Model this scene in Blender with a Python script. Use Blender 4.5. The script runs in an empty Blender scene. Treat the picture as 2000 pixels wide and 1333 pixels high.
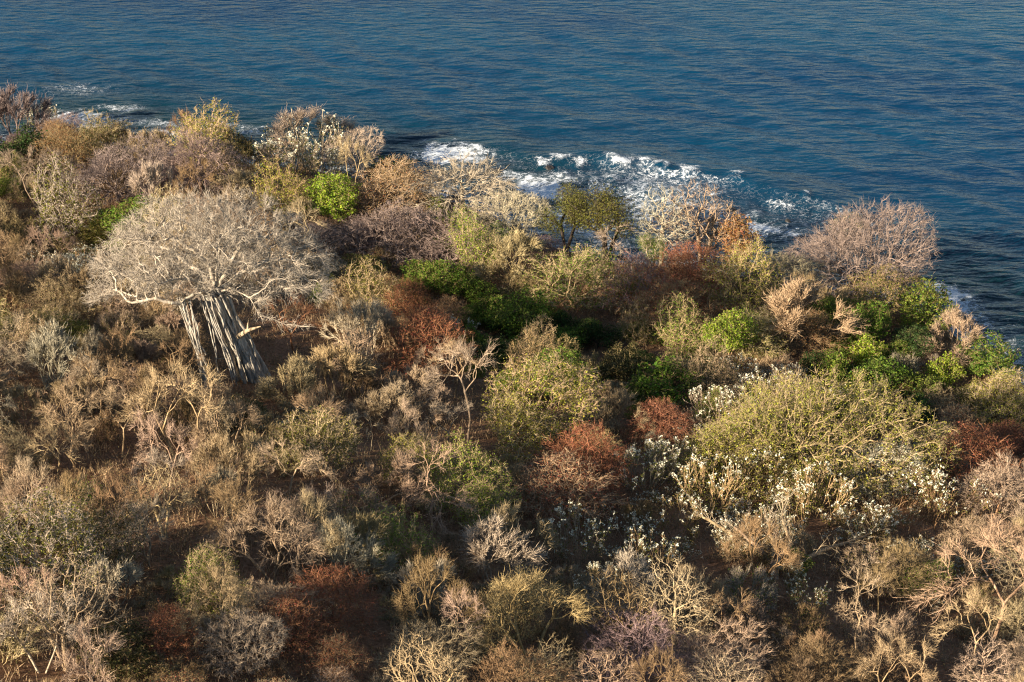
import bpy, math, random
import numpy as np
from mathutils import Vector

# ------------------------------------------------------------------ camera, sky, sun, exposure
scene = bpy.context.scene
COL = scene.collection
H, PITCH, FPX = 110.0, math.radians(27.0), 3600.0          # camera height over the sea, tilt, focal length in px of a 2000 px frame
cam_d = bpy.data.cameras.new('camera'); cam = bpy.data.objects.new('camera', cam_d); COL.objects.link(cam)
cam.location = (0, 0, H); cam.rotation_euler = (math.pi/2 - PITCH, 0, 0)
cam_d.sensor_width = 36; cam_d.lens = 36*FPX/2000; cam_d.clip_start = 1; cam_d.clip_end = 20000
scene.camera = cam
SUN_EL, SUN_AZ = math.radians(19.5), math.radians(34.0)     # light travels to +x (cos az) and +y (sin az)
world = bpy.data.worlds.new('World'); scene.world = world; world.use_nodes = True
wn = world.node_tree.nodes; wl = world.node_tree.links
sky = wn.new('ShaderNodeTexSky'); sky.sky_type = 'NISHITA'; sky.sun_disc = False
sky.sun_elevation = SUN_EL
sky.sun_rotation = math.atan2(-math.cos(SUN_AZ), -math.sin(SUN_AZ))
sky.air_density = 1.0; sky.dust_density = 0.3; sky.ozone_density = 1.5
bg = wn['Background']; bg.inputs['Strength'].default_value = 0.05
wl.new(sky.outputs[0], bg.inputs[0])
sd = bpy.data.lights.new('sun', 'SUN'); sd.energy = 5.0; sd.angle = math.radians(0.5); sd.color = (1.0, 0.86, 0.66)
sun = bpy.data.objects.new('sun', sd); COL.objects.link(sun)
ld = Vector((math.cos(SUN_AZ)*math.cos(SUN_EL), math.sin(SUN_AZ)*math.cos(SUN_EL), -math.sin(SUN_EL)))
sun.rotation_euler = ld.to_track_quat('-Z', 'Y').to_euler(); sun.location = (-120, -80, 200)
vs = scene.view_settings; vs.view_transform = 'Standard'; vs.look = 'None'; vs.gamma = 1; vs.use_curve_mapping = False
vs.exposure = 1.4
scene.cycles.use_denoising = True; scene.cycles.denoising_prefilter = 'NONE'; scene.cycles.filter_width = 1.2
scene.cycles.max_bounces = 4; scene.cycles.diffuse_bounces = 1; scene.cycles.transmission_bounces = 2; scene.cycles.transparent_max_bounces = 4
scene.cycles.use_adaptive_sampling = False
scene.render.film_transparent = False

# ------------------------------------------------------------------ survey: photo pixel <-> place
CP, SP = math.cos(PITCH), math.sin(PITCH)
def ray(u, v):
    x = (u-1000)/FPX; y = (666.5-v)/FPX
    d = np.array([x, CP + y*SP, -SP + y*CP]); return d/np.linalg.norm(d)
def sea_pt(u, v):
    d = ray(u, v); t = -H/d[2]; return np.array([d[0]*t, d[1]*t])
def to_px(p):
    x, y, z = p[0], p[1], p[2]-H
    dep = y*CP - z*SP; up = y*SP + z*CP
    return 1000 + FPX*x/dep, 666.5 - FPX*up/dep, dep

SHORE_PX = [(0,282),(90,272),(170,272),(300,305),(480,318),(640,338),(820,372),(960,420),(1060,478),(1200,512),
            (1400,530),(1560,566),(1700,585),(1790,606),(1860,650),(1930,712),(2000,752)]
SH = np.array([sea_pt(*p) for p in SHORE_PX])
SH = np.vstack([[-2500, 620], [-400, 330], [-150, SH[0][1]+6], SH, [95, 178], [150, 150], [420, 90], [2500, -300]])
def shore_y(x): return np.interp(x, SH[:,0], SH[:,1])
def shore_d(x, y):
    """distance to the waterline, positive on land"""
    x = np.asarray(x, float); y = np.asarray(y, float)
    best = np.full(np.broadcast(x, y).shape, 1e9)
    for a, b in zip(SH[:-1], SH[1:]):
        ab = b-a; t = np.clip(((x-a[0])*ab[0] + (y-a[1])*ab[1])/(ab@ab), 0, 1)
        best = np.minimum(best, np.hypot(x-a[0]-t*ab[0], y-a[1]-t*ab[1]))
    return np.where(y < shore_y(x), best, -best)
_r = np.random.default_rng(5)
_W = [(_r.normal(0, 1, 2)*f, _r.uniform(0, 6.28), a) for f, a in ((.03, .9), (.035, .9), (.06, .5), (.07, .45), (.13, .22), (.15, .2), (.3, .1), (.33, .1))]
DIPS = []
def terrain(x, y):
    d = shore_d(x, y)
    dl = np.clip(d, 0, 300)
    z = np.where(d > 0, 1.3*(1-np.exp(-dl/2.5)) + 0.10*np.minimum(dl, 150) + 0.03*np.maximum(dl-150, 0) + 0.0007*np.minimum(dl, 150)**2, np.maximum(d*0.22, -7)) - 0.12
    n = sum(a*np.sin(k[0]*x + k[1]*y + p) for k, p, a in _W)
    z = z + n*np.clip(dl/22, 0, 1)
    for cx, cy, r, dep in DIPS:
        z = z - dep*np.exp(-((x-cx)**2 + (y-cy)**2)/r**2)*np.clip(dl/20, 0, 1)
    return np.where(dl > 3, np.maximum(z, .9+.02*dl), z)
def ground_at(u, v, h=0.0):
    """first place on the ground whose point h metres up lies on the sight line of a photo pixel"""
    d = ray(u, v); t = np.arange(60, 420, 0.5)
    P = d[None]*t[:,None]; P[:,2] += H
    g = P[:,2] - np.maximum(terrain(P[:,0], P[:,1]), 0.0) - h
    i = np.argmax(g < 0) if (g < 0).any() else len(t)-1
    if i > 0:
        f = g[i-1]/(g[i-1]-g[i]); tt = t[i-1] + f*0.5
    else: tt = t[i]
    q = d*tt; return np.array([q[0], q[1]]), tt
for u, v, r, dep in ((1150, 650, 14, 4.8), (1000, 640, 9, 3.0), (1790, 790, 10, 3), (100, 470, 13, 6), (90, 970, 8, 4), (780, 500, 10, 2.5), (560, 690, 6, 2)):  # hollows added to the terrain's shape so that shade gathers in them
    c, _ = ground_at(u, v); DIPS.append((c[0], c[1], r, dep))

# ------------------------------------------------------------------ mesh and object helpers
def mesh_np(name, V, faces, smooth=False, mats=None):
    """V (n,3); faces: list of (array (m,k), material index)"""
    me = bpy.data.meshes.new(name)
    me.vertices.add(len(V)); me.vertices.foreach_set('co', np.ascontiguousarray(V, np.float32).ravel())
    loops, starts, mi, off = [], [], [], 0
    for F, m in faces:
        if len(F) == 0: continue
        k = F.shape[1]; loops.append(F.ravel()); starts.append(off + k*np.arange(len(F))); off += k*len(F)
        mi.append(np.full(len(F), m))
    loops = np.concatenate(loops); starts = np.concatenate(starts); mi = np.concatenate(mi)
    me.loops.add(len(loops)); me.loops.foreach_set('vertex_index', loops.astype(np.int32))
    me.polygons.add(len(starts)); me.polygons.foreach_set('loop_start', starts.astype(np.int32))
    me.polygons.foreach_set('material_index', mi.astype(np.int32))
    me.polygons.foreach_set('use_smooth', np.full(len(starts), smooth))
    for m in (mats or []): me.materials.append(m)
    me.update(calc_edges=True)
    return me
def link(name, data, parent=None, loc=(0,0,0), rot=(0,0,0), scale=(1,1,1), color=None):
    o = bpy.data.objects.new(name, data); COL.objects.link(o)
    o.location = loc; o.rotation_euler = rot; o.scale = scale; o.parent = parent
    if color: o.color = (*color, 1)
    return o
def tag(o, label, cat=None, group=None, kind=None):
    o['label'] = label
    if cat: o['category'] = cat
    if group: o['group'] = group
    if kind: o['kind'] = kind
    return o
def nrm(v): return v/np.maximum(np.linalg.norm(v, axis=-1, keepdims=True), 1e-9)

# ------------------------------------------------------------------ materials
def mat(name):
    m = bpy.data.materials.new(name); m.use_nodes = True; n = m.node_tree.nodes; n.clear()
    out = n.new('ShaderNodeOutputMaterial'); return m, n, m.node_tree.links, out
def objcol(n, L, lo, hi, scale=None):
    """object colour times a per-piece (island) random value"""
    oi = n.new('ShaderNodeObjectInfo'); ge = n.new('ShaderNodeNewGeometry')
    mr = n.new('ShaderNodeMapRange'); mr.inputs['To Min'].default_value = lo; mr.inputs['To Max'].default_value = hi
    L.new(ge.outputs['Random Per Island'], mr.inputs['Value'])
    hsv = n.new('ShaderNodeHueSaturation'); L.new(oi.outputs['Color'], hsv.inputs['Color']); L.new(mr.outputs[0], hsv.inputs['Value'])
    return oi, ge, hsv
def bark_material():
    m, n, L, out = mat('bark')
    oi = n.new('ShaderNodeObjectInfo'); tc = n.new('ShaderNodeTexCoord'); mp = n.new('ShaderNodeMapping')
    mp.inputs['Scale'].default_value = (3.2, 3.2, 0.55); L.new(tc.outputs['Object'], mp.inputs['Vector'])
    nz = n.new('ShaderNodeTexNoise'); nz.inputs['Scale'].default_value = 1.6; nz.inputs['Detail'].default_value = 6; L.new(mp.outputs[0], nz.inputs['Vector'])
    cr = n.new('ShaderNodeValToRGB'); cr.color_ramp.elements[0].position = .3; cr.color_ramp.elements[1].position = .68
    cr.color_ramp.elements[0].color = (.36, .33, .30, 1); cr.color_ramp.elements[1].color = (1.12, 1.1, 1.06, 1); L.new(nz.outputs['Fac'], cr.inputs['Fac'])
    mx = n.new('ShaderNodeMix'); mx.data_type = 'RGBA'; mx.blend_type = 'MULTIPLY'; mx.inputs[0].default_value = 1
    L.new(oi.outputs['Color'], mx.inputs[6]); L.new(cr.outputs[0], mx.inputs[7])
    bp = n.new('ShaderNodeBump'); bp.inputs['Strength'].default_value = .8; bp.inputs['Distance'].default_value = .06; L.new(nz.outputs['Fac'], bp.inputs['Height'])
    b = n.new('ShaderNodeBsdfPrincipled'); b.inputs['Roughness'].default_value = .9; b.inputs['Specular IOR Level'].default_value = .1
    L.new(mx.outputs[2], b.inputs['Base Color']); L.new(bp.outputs[0], b.inputs['Normal']); L.new(b.outputs[0], out.inputs[0])
    return m
def twig_material():
    m, n, L, out = mat('twig')
    _, _, c = objcol(n, L, .72, 1.25)
    b = n.new('ShaderNodeBsdfDiffuse'); L.new(c.outputs[0], b.inputs['Color']); L.new(b.outputs[0], out.inputs[0]); return m
def leaf_material(name, transl, hue=.03, dry=.55):
    m, n, L, out = mat(name)
    oi, ge, c = objcol(n, L, .5, 1.5)
    wn_ = n.new('ShaderNodeTexWhiteNoise'); wn_.noise_dimensions = '1D'; L.new(ge.outputs['Random Per Island'], wn_.inputs['W'])
    mr = n.new('ShaderNodeMapRange'); mr.inputs['To Min'].default_value = .5-hue; mr.inputs['To Max'].default_value = .5+hue
    L.new(wn_.outputs['Value'], mr.inputs['Value']); L.new(mr.outputs[0], c.inputs['Hue'])
    tc = n.new('ShaderNodeTexCoord'); pn = n.new('ShaderNodeTexNoise'); pn.inputs['Scale'].default_value = .75; pn.inputs['Detail'].default_value = 3; L.new(tc.outputs['Object'], pn.inputs['Vector'])
    pr = n.new('ShaderNodeMapRange'); pr.inputs['From Min'].default_value = .52; pr.inputs['From Max'].default_value = .72; pr.inputs['To Max'].default_value = dry; L.new(pn.outputs['Fac'], pr.inputs['Value'])
    pm = n.new('ShaderNodeMix'); pm.data_type = 'RGBA'; pm.inputs[7].default_value = (.34, .26, .12, 1); L.new(pr.outputs[0], pm.inputs[0]); L.new(c.outputs[0], pm.inputs[6])
    class _c: outputs = [pm.outputs[2]]
    c = _c
    d = n.new('ShaderNodeBsdfDiffuse'); t = n.new('ShaderNodeBsdfTranslucent'); mx = n.new('ShaderNodeMixShader'); mx.inputs[0].default_value = transl
    L.new(c.outputs[0], d.inputs['Color']); L.new(c.outputs[0], t.inputs['Color'])
    L.new(d.outputs[0], mx.inputs[1]); L.new(t.outputs[0], mx.inputs[2]); L.new(mx.outputs[0], out.inputs[0]); return m
BARK, TWIG, LEAF = bark_material(), twig_material(), leaf_material('leaf', .38)
BLOOM = leaf_material('petal', .2, .008, 0)

def ground_material():
    m, n, L, out = mat('leaf_litter')
    tc = n.new('ShaderNodeTexCoord')
    n1 = n.new('ShaderNodeTexNoise'); n1.inputs['Scale'].default_value = .16; n1.inputs['Detail'].default_value = 5; L.new(tc.outputs['Object'], n1.inputs['Vector'])
    n2 = n.new('ShaderNodeTexNoise'); n2.inputs['Scale'].default_value = 2.6; n2.inputs['Detail'].default_value = 8; n2.inputs['Roughness'].default_value = .7; L.new(tc.outputs['Object'], n2.inputs['Vector'])
    c1 = n.new('ShaderNodeValToRGB'); e = c1.color_ramp.elements; e[0].position = .35; e[1].position = .7
    e[0].color = (.22, .13, .08, 1); e[1].color = (.40, .235, .145, 1); L.new(n1.outputs['Fac'], c1.inputs['Fac'])
    c2 = n.new('ShaderNodeValToRGB'); e = c2.color_ramp.elements; e[0].position = .3; e[1].position = .7
    e[0].color = (.35, .33, .3, 1); e[1].color = (1.25, 1.2, 1.15, 1); L.new(n2.outputs['Fac'], c2.inputs['Fac'])
    mx = n.new('ShaderNodeMix'); mx.data_type = 'RGBA'; mx.blend_type = 'MULTIPLY'; mx.inputs[0].default_value = 1
    L.new(c1.outputs[0], mx.inputs[6]); L.new(c2.outputs[0], mx.inputs[7])
    bp = n.new('ShaderNodeBump'); bp.inputs['Strength'].default_value = .9; bp.inputs['Distance'].default_value = .25; L.new(n2.outputs['Fac'], bp.inputs['Height'])
    b = n.new('ShaderNodeBsdfDiffuse'); L.new(mx.outputs[2], b.inputs['Color']); L.new(bp.outputs[0], b.inputs['Normal']); L.new(b.outputs[0], out.inputs[0]); return m

def water_material():
    m, n, L, out = mat('sea_water')
    tc = n.new('ShaderNodeTexCoord')
    def noise(scale, sx, sy, rot, det, rough=.55, dist=0.0):
        mp = n.new('ShaderNodeMapping'); mp.inputs['Scale'].default_value = (sx, sy, 1); mp.inputs['Rotation'].default_value = (0, 0, rot)
        L.new(tc.outputs['Object'], mp.inputs['Vector'])
        t = n.new('ShaderNodeTexNoise'); t.inputs['Scale'].default_value = scale; t.inputs['Detail'].default_value = det; t.inputs['Roughness'].default_value = rough; t.inputs['Distortion'].default_value = dist
        L.new(mp.outputs[0], t.inputs['Vector']); return t
    def math_(op, a, b=None):
        k = n.new('ShaderNodeMath'); k.operation = op
        for i, q in enumerate((a, b)):
            if q is None: continue
            if isinstance(q, (int, float)): k.inputs[i].default_value = q
            else: L.new(q, k.inputs[i])
        return k.outputs[0]
    a = noise(.72, .36, 1.0, math.radians(-10), 3, .5, .2)
    b_ = noise(.40, .40, 1.0, math.radians(17), 3, .5, .3)
    c_ = noise(1.3, .5, 1.0, math.radians(-3), 3, .55)
    hgt = math_('ADD', math_('ADD', math_('MULTIPLY', a.outputs['Fac'], .46), math_('MULTIPLY', b_.outputs['Fac'], .46)), math_('MULTIPLY', c_.outputs['Fac'], .07))
    bp = n.new('ShaderNodeBump'); bp.inputs['Strength'].default_value = 1.0; bp.inputs['Distance'].default_value = 1.0; L.new(hgt, bp.inputs['Height'])
    # water body colour: slow patches of bluer and greener water, greener over the shallows
    pt = noise(.018, .6, 1.0, .5, 3)
    at = n.new('ShaderNodeAttribute'); at.attribute_name = 'shallow'
    cr = n.new('ShaderNodeValToRGB'); e = cr.color_ramp.elements; e[0].position = .36; e[1].position = .66
    e[0].color = (.001, .026, .074, 1); e[1].color = (.002, .050, .102, 1); L.new(pt.outputs['Fac'], cr.inputs['Fac'])
    mx = n.new('ShaderNodeMix'); mx.data_type = 'RGBA'; L.new(at.outputs['Fac'], mx.inputs[0]); L.new(cr.outputs[0], mx.inputs[6]); mx.inputs[7].default_value = (.003, .021, .024, 1)
    w = n.new('ShaderNodeBsdfPrincipled'); w.inputs['Roughness'].default_value = .2; w.inputs['IOR'].default_value = 1.33
    L.new(mx.outputs[2], w.inputs['Base Color']); L.new(bp.outputs[0], w.inputs['Normal'])
    # foam: lacy cells where the surface carries foam
    fa = n.new('ShaderNodeAttribute'); fa.attribute_name = 'foam'
    dn = noise(.55, 1, 1, 0, 4, .6)
    ad = n.new('ShaderNodeMix'); ad.data_type = 'VECTOR'; ad.inputs[0].default_value = .12
    sc = n.new('ShaderNodeVectorMath'); sc.operation = 'SCALE'; sc.inputs[3].default_value = 14.0; L.new(dn.outputs['Color'], sc.inputs[0])
    va = n.new('ShaderNodeVectorMath'); va.operation = 'ADD'; L.new(tc.outputs['Object'], va.inputs[0]); L.new(sc.outputs[0], va.inputs[1])
    mp = n.new('ShaderNodeMapping'); mp.inputs['Scale'].default_value = (.36, .22, 1); mp.inputs['Rotation'].default_value = (0, 0, -.35); L.new(va.outputs[0], mp.inputs['Vector'])
    vo = n.new('ShaderNodeTexVoronoi'); vo.feature = 'DISTANCE_TO_EDGE'; vo.voronoi_dimensions = '2D'; vo.inputs['Scale'].default_value = 1.0; L.new(mp.outputs[0], vo.inputs['Vector'])
    mp2 = n.new('ShaderNodeMapping'); mp2.inputs['Scale'].default_value = (.9, .6, 1); L.new(va.outputs[0], mp2.inputs['Vector'])
    vo2 = n.new('ShaderNodeTexVoronoi'); vo2.feature = 'DISTANCE_TO_EDGE'; vo2.voronoi_dimensions = '2D'; L.new(mp2.outputs[0], vo2.inputs['Vector'])
    fz = noise(.9, 1, 1, 0, 6, .7)
    brk = math_('ADD', math_('MULTIPLY', fz.outputs['Fac'], .9), -.45)
    fam = math_('MULTIPLY', fa.outputs['Fac'], math_('ADD', math_('MULTIPLY', fz.outputs['Fac'], 2.6), -.45))
    lace = math_('MINIMUM', vo.outputs['Distance'], math_('ADD', math_('MULTIPLY', vo2.outputs['Distance'], 1.2), .015))
    width = math_('MULTIPLY', math_('POWER', math_('MAXIMUM', fam, 0.0), 2.0), .20)
    mr = n.new('ShaderNodeMapRange'); mr.interpolation_type = 'SMOOTHSTEP'; mr.inputs['From Min'].default_value = -.03; mr.inputs['From Max'].default_value = .05
    L.new(math_('SUBTRACT', width, lace), mr.inputs['Value'])
    fac = math_('MULTIPLY', mr.outputs[0], math_('MINIMUM', math_('MULTIPLY', fa.outputs['Fac'], 2.2), .95))
    f = n.new('ShaderNodeBsdfDiffuse'); f.inputs['Color'].default_value = (.72, .76, .80, 1)
    ms = n.new('ShaderNodeMixShader'); L.new(fac, ms.inputs[0]); L.new(w.outputs[0], ms.inputs[1]); L.new(f.outputs[0], ms.inputs[2]); L.new(ms.outputs[0], out.inputs[0])
    return m
def rock_material():
    m, n, L, out = mat('wet_rock')
    tc = n.new('ShaderNodeTexCoord'); nz = n.new('ShaderNodeTexNoise'); nz.inputs['Scale'].default_value = 2.2; nz.inputs['Detail'].default_value = 7; L.new(tc.outputs['Object'], nz.inputs['Vector'])
    cr = n.new('ShaderNodeValToRGB'); e = cr.color_ramp.elements; e[0].color = (.016, .014, .013, 1); e[1].color = (.07, .06, .05, 1); L.new(nz.outputs['Fac'], cr.inputs['Fac'])
    bp = n.new('ShaderNodeBump'); bp.inputs['Distance'].default_value = .2; L.new(nz.outputs['Fac'], bp.inputs['Height'])
    b = n.new('ShaderNodeBsdfPrincipled'); b.inputs['Roughness'].default_value = .55; L.new(cr.outputs[0], b.inputs['Base Color']); L.new(bp.outputs[0], b.inputs['Normal']); L.new(b.outputs[0], out.inputs[0]); return m
ROCK = rock_material()

# ------------------------------------------------------------------ ground and sea
def axis(lo, hi, step, far_lo, far_hi, grow=1.25):
    a = list(np.arange(lo, hi, step)); s = step; v = a[-1]
    while v < far_hi: s *= grow; v += s; a.append(v)
    s = step; v = a[0]; b = []
    while v > far_lo: s *= grow; v -= s; b.append(v)
    return np.array(b[::-1] + a)
def grid_faces(nx, ny):
    i = np.arange(nx*ny).reshape(ny, nx); return np.stack([i[:-1,:-1], i[:-1,1:], i[1:,1:], i[1:,:-1]], -1).reshape(-1, 4)
gx = axis(-95, 80, 1.2, -3000, 3000); gy = axis(80, 300, 1.2, -1500, 1500)
X, Y = np.meshgrid(gx, gy); Z = terrain(X, Y)
gm = mesh_np('ground', np.stack([X, Y, Z], -1).reshape(-1, 3), [(grid_faces(len(gx), len(gy)), 0)], True, [ground_material()])
tag(link('ground', gm), 'hillside of reddish brown leaf litter sloping down to the sea', kind='structure')

def seg_dist(x, y, pts):
    best = np.full(x.shape, 1e9); sgn = np.zeros(x.shape); par = np.zeros(x.shape); acc = 0.0
    for a, b in zip(pts[:-1], pts[1:]):
        ab = b-a; l = np.linalg.norm(ab); t = np.clip(((x-a[0])*ab[0] + (y-a[1])*ab[1])/(l*l), 0, 1)
        ex, ey = x-a[0]-t*ab[0], y-a[1]-t*ab[1]; d = np.hypot(ex, ey); s = (-ab[1]*ex + ab[0]*ey)/l
        k = d < best; best = np.where(k, d, best); sgn = np.where(k, np.sign(s), sgn); par = np.where(k, acc + t*l, par); acc += l
    return best*sgn, par, acc
wx = axis(-90, 95, .55, -6000, 6000, 1.18); wy = axis(185, 335, .55, -200, 9000, 1.12)
X, Y = np.meshgrid(wx, wy); D = -shore_d(X, Y)                     # metres offshore
crest = np.array([sea_pt(*p) for p in ((780,272),(900,284),(1040,306),(1150,314),(1260,322),(1360,338),(1460,356),(1560,384),(1680,416),(1780,452),(1880,500))])
sd_, par, tot = seg_dist(X, Y, crest)
sd_ = sd_ + .6*np.sin(par*.31) + .4*np.sin(par*.83+1)
ends = np.clip(par/25, 0, 1)*np.clip((tot-par)/30, 0, 1)
prof = np.where(sd_ < 0, np.exp(-(sd_/2.6)**2), np.exp(-(sd_/6.5)**2))
Zw = 1.15*prof*ends*(.8+.25*np.sin(par*.21))
sd2 = sd_ - 17; Zw += .4*np.exp(-(sd2/4.5)**2)*ends
amp = np.clip(D/8, .25, 1)
rr = np.random.default_rng(8)
for k in range(16):                                                # swell and chop
    lam = rr.uniform(3.2, 13); th = math.radians(rr.normal(-102, 24)); kk = 2*math.pi/lam
    fine = np.exp(-np.maximum(np.hypot(np.maximum(np.abs(X)-95, 0), np.maximum(Y-335, 0)), 0)/(lam*9))
    Zw += amp*fine*.0045*lam*np.sin(kk*(math.cos(th)*X + math.sin(th)*Y) + rr.uniform(0, 6.28))
foam = .9*np.exp(-np.maximum(D, 0)/7.5)*(np.abs(X) < 140)
foam = np.maximum(foam, .62*(sd_ < -1)*ends*(D > 0)*(.7+.3*np.sin(par*.17)))
def blob(u, v, w, h, s, smile=0.0):
    global foam
    c = sea_pt(u, v); sx = w*.5*np.hypot(c[0], c[1])/FPX*1.15; sy = h*.5*np.hypot(np.hypot(*c), H)/FPX/ (H/np.hypot(np.hypot(*c), H))
    dx, dy = X-c[0], Y-c[1] - .0*X; wob = .25*np.sin(X*1.1+Y*.7+u)+.2*np.sin(X*2.3-Y*1.3+v)
    p = dx/sx; q = (dy + .1*dx)/sy - smile*p*p + wob
    foam = np.maximum(foam, s*np.exp(-(p**2 + q**2)*.9))
for b in ((880,302,120,34,1.0),(850,305,70,24,1.0),(930,300,90,20,.75),(1000,345,90,30,.72),(1065,372,90,36,1.1),(1035,360,60,30,.95),(1100,350,90,34,.7),
          (1170,372,100,40,.62),(1230,390,150,46,.66),(1290,430,150,60,.66),(1250,420,80,40,.75),(1440,420,110,30,.55),(1490,448,70,26,.9),(1400,430,100,40,.55),(1350,402,160,26,.52),(1530,405,60,14,.62),(1540,455,50,30,.7),
          (1120,440,120,60,.8),(1080,430,80,50,.8),
          (1850,580,80,44,1.25),(1880,590,80,30,.72),(1900,620,100,50,.6),(1950,670,90,50,.62),
          (150,236,120,30,1.1),(200,240,140,26,.75),(240,212,110,14,.62),(310,240,120,18,.6),(150,175,130,26,.45),(330,258,90,14,.6),(420,245,120,14,.5),(490,255,60,24,.62),(900,288,80,8,.6),(930,290,14,6,.9)):
    b = list(b); b[4] *= 1.6 if b[4] >= .9 else 1.25; blob(*b)
CAPS = ((1062,322,30,14,1.25),(1095,316,40,10,1.15),(1131,324,26,14,1.15),(1212,326,48,16,1.3),(1200,318,34,8,.9),(1262,323,34,9,1.1),(1285,328,30,8,1.05),(1303,331,18,8,1.15),(1345,340,34,13,1.25),(1440,348,26,8,1.1),
        (1105,340,22,8,1.0),(1165,352,18,10,1.05),(1197,348,22,8,1.0),(1368,363,14,6,1.1),(1395,383,22,12,1.0),(1512,400,26,7,1.2),(1530,406,24,8,1.1),(1480,418,20,8,.9),(1575,390,14,8,.8))
for c in CAPS:
    blob(*c, .9)
    p = sea_pt(c[0], c[1]+2); r = c[2]*.5*np.hypot(*p)/FPX
    Zw += .35*np.exp(-(((X-p[0])/r)**2 + ((Y-p[1])/1.6)**2))*(1+.35*np.sin(X*4.1+Y*2.3)*np.sin(Y*5.2-X))
wm = mesh_np('sea', np.stack([X, Y, Zw], -1).reshape(-1, 3), [(grid_faces(len(wx), len(wy)), 0)], True, [water_material()])
for nme, val in (('foam', foam), ('shallow', np.clip(np.exp(-np.maximum(D-16, 0)/14), 0, 1)*.9)):
    wm.attributes.new(nme, 'FLOAT', 'POINT').data.foreach_set('value', np.ascontiguousarray(val, np.float32).ravel())
tag(link('sea', wm), 'deep blue rippled sea with white foam along the shore', kind='structure')

# ------------------------------------------------------------------ tree growing
def colonize(att, P0, par0, D, di, dk, iters, rng, up=.04, jit=.18, maxn=6000, mom=.45):
    P = np.zeros((maxn, 3)); par = np.full(maxn, -1); n = len(P0); P[:n] = P0; par[:n] = par0
    A = att.copy(); dm = np.linalg.norm(A[:,None]-P[None,:n], axis=2); nn = dm.argmin(1); best = dm.min(1)
    kids = np.zeros(maxn, int)
    for it in range(iters):
        if len(A) == 0 or n >= maxn-10: break
        m = best < di
        if not m.any(): m = best <= best.min()+1e-6
        v = nrm(A-P[nn]); acc = np.zeros((n, 3)); np.add.at(acc, nn[m], v[m]); idx = np.unique(nn[m]); idx = idx[kids[idx] < 3]
        if len(idx) == 0: break
        idx = idx[:maxn-n-1]
        pd = np.where((par[idx] >= 0)[:,None], nrm(P[idx]-P[np.maximum(par[idx], 0)]), 0); d = nrm(nrm(acc[idx]) + mom*pd + np.array([0, 0, up]) + rng.normal(0, jit, (len(idx), 3)))
        new = P[idx] + D*d; k = len(idx); P[n:n+k] = new; par[n:n+k] = idx; kids[idx] += 1
        dd = np.linalg.norm(A[:,None]-new[None], axis=2); j = dd.argmin(1); dmin = dd[np.arange(len(A)), j]
        bt = dmin < best; nn = np.where(bt, n+j, nn); best = np.where(bt, dmin, best); n += k
        keep = best > dk; A, nn, best = A[keep], nn[keep], best[keep]
    return P[:n].copy(), par[:n].copy()
def radii(par, r0, e=2.3, n=None):
    r = np.zeros(len(par)); s = np.zeros(len(par))
    for i in range(len(par)-1, -1, -1):
        r[i] = r0 if s[i] == 0 else s[i]**(1/e)
        if par[i] >= 0: s[par[i]] += r[i]**e
    return r
def tubes(P, par, r, mask, flare=None):
    """one open prism for every branch segment, sides by thickness"""
    n = len(P); main = np.full(n, -1)
    order = np.argsort(r)
    for i in order:
        if par[i] >= 0: main[par[i]] = i
    d = np.zeros((n, 3)); has = par >= 0; d[has] = nrm(P[has]-P[par[has]]); d[~has] = (0, 0, 1)
    t = d.copy(); hm = main >= 0; t[hm] = nrm(d[hm] + d[main[hm]])
    ref = nrm(np.array([.77, .62, .11])); a = nrm(np.cross(t, ref)); b = np.cross(t, a)
    VV, FF, off = [], [], 0
    e = np.where(has & mask)[0]
    for lo, hi, s in ((.16, 1e9, 8), (.05, .16, 5), (0, .05, 3)):
        k = e[(r[e] >= lo) & (r[e] < hi)]
        if len(k) == 0: continue
        p = par[k]; im = main[p] == k
        ra = np.where(im, r[p], np.minimum(r[p], r[k]*1.25)); fa = np.where(im[:,None], a[p], a[k]); fb = np.where(im[:,None], b[p], b[k])
        ang = np.arange(s)*2*math.pi/s; c, sn = np.cos(ang), np.sin(ang)
        A = P[p][:,None] + ra[:,None,None]*(c[None,:,None]*fa[:,None] + sn[None,:,None]*fb[:,None])
        B = P[k][:,None] + r[k][:,None,None]*(c[None,:,None]*a[k][:,None] + sn[None,:,None]*b[k][:,None])
        V = np.concatenate([A, B], 1).reshape(-1, 3); base = off + np.arange(len(k))[:,None]*2*s; j = np.arange(s); jn = (j+1) % s
        FF.append(np.stack([base+j, base+jn, base+s+jn, base+s+j], -1).reshape(-1, 4)); VV.append(V); off += len(V)
    if not VV: return np.zeros((0, 3)), np.zeros((0, 4), int)
    return np.concatenate(VV), np.concatenate(FF)
def ribbons(B, d, L, w, rng, droop=0.0):
    """thin tapering twig, two segments: (B) base (d) direction (L) length (w) width"""
    n = len(B); s = nrm(np.cross(d, rng.normal(0, 1, (n, 3)))); L = L[:,None]; w = np.broadcast_to(w, (n,))[:,None]
    bend = rng.normal(0, .22, (n, 3)); bend[:,2] += droop
    M = B + d*L*.5 + bend*L*.18; T = B + d*L + bend*L*.75
    V = np.stack([B-s*w*.5, B+s*w*.5, M-s*w*.36, M+s*w*.36, T], 1).reshape(-1, 3); i = np.arange(n)[:,None]*5
    return V, np.concatenate([i+0, i+1, i+3, i+2], 1), np.concatenate([i+2, i+3, i+4], 1), T, M
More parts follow.
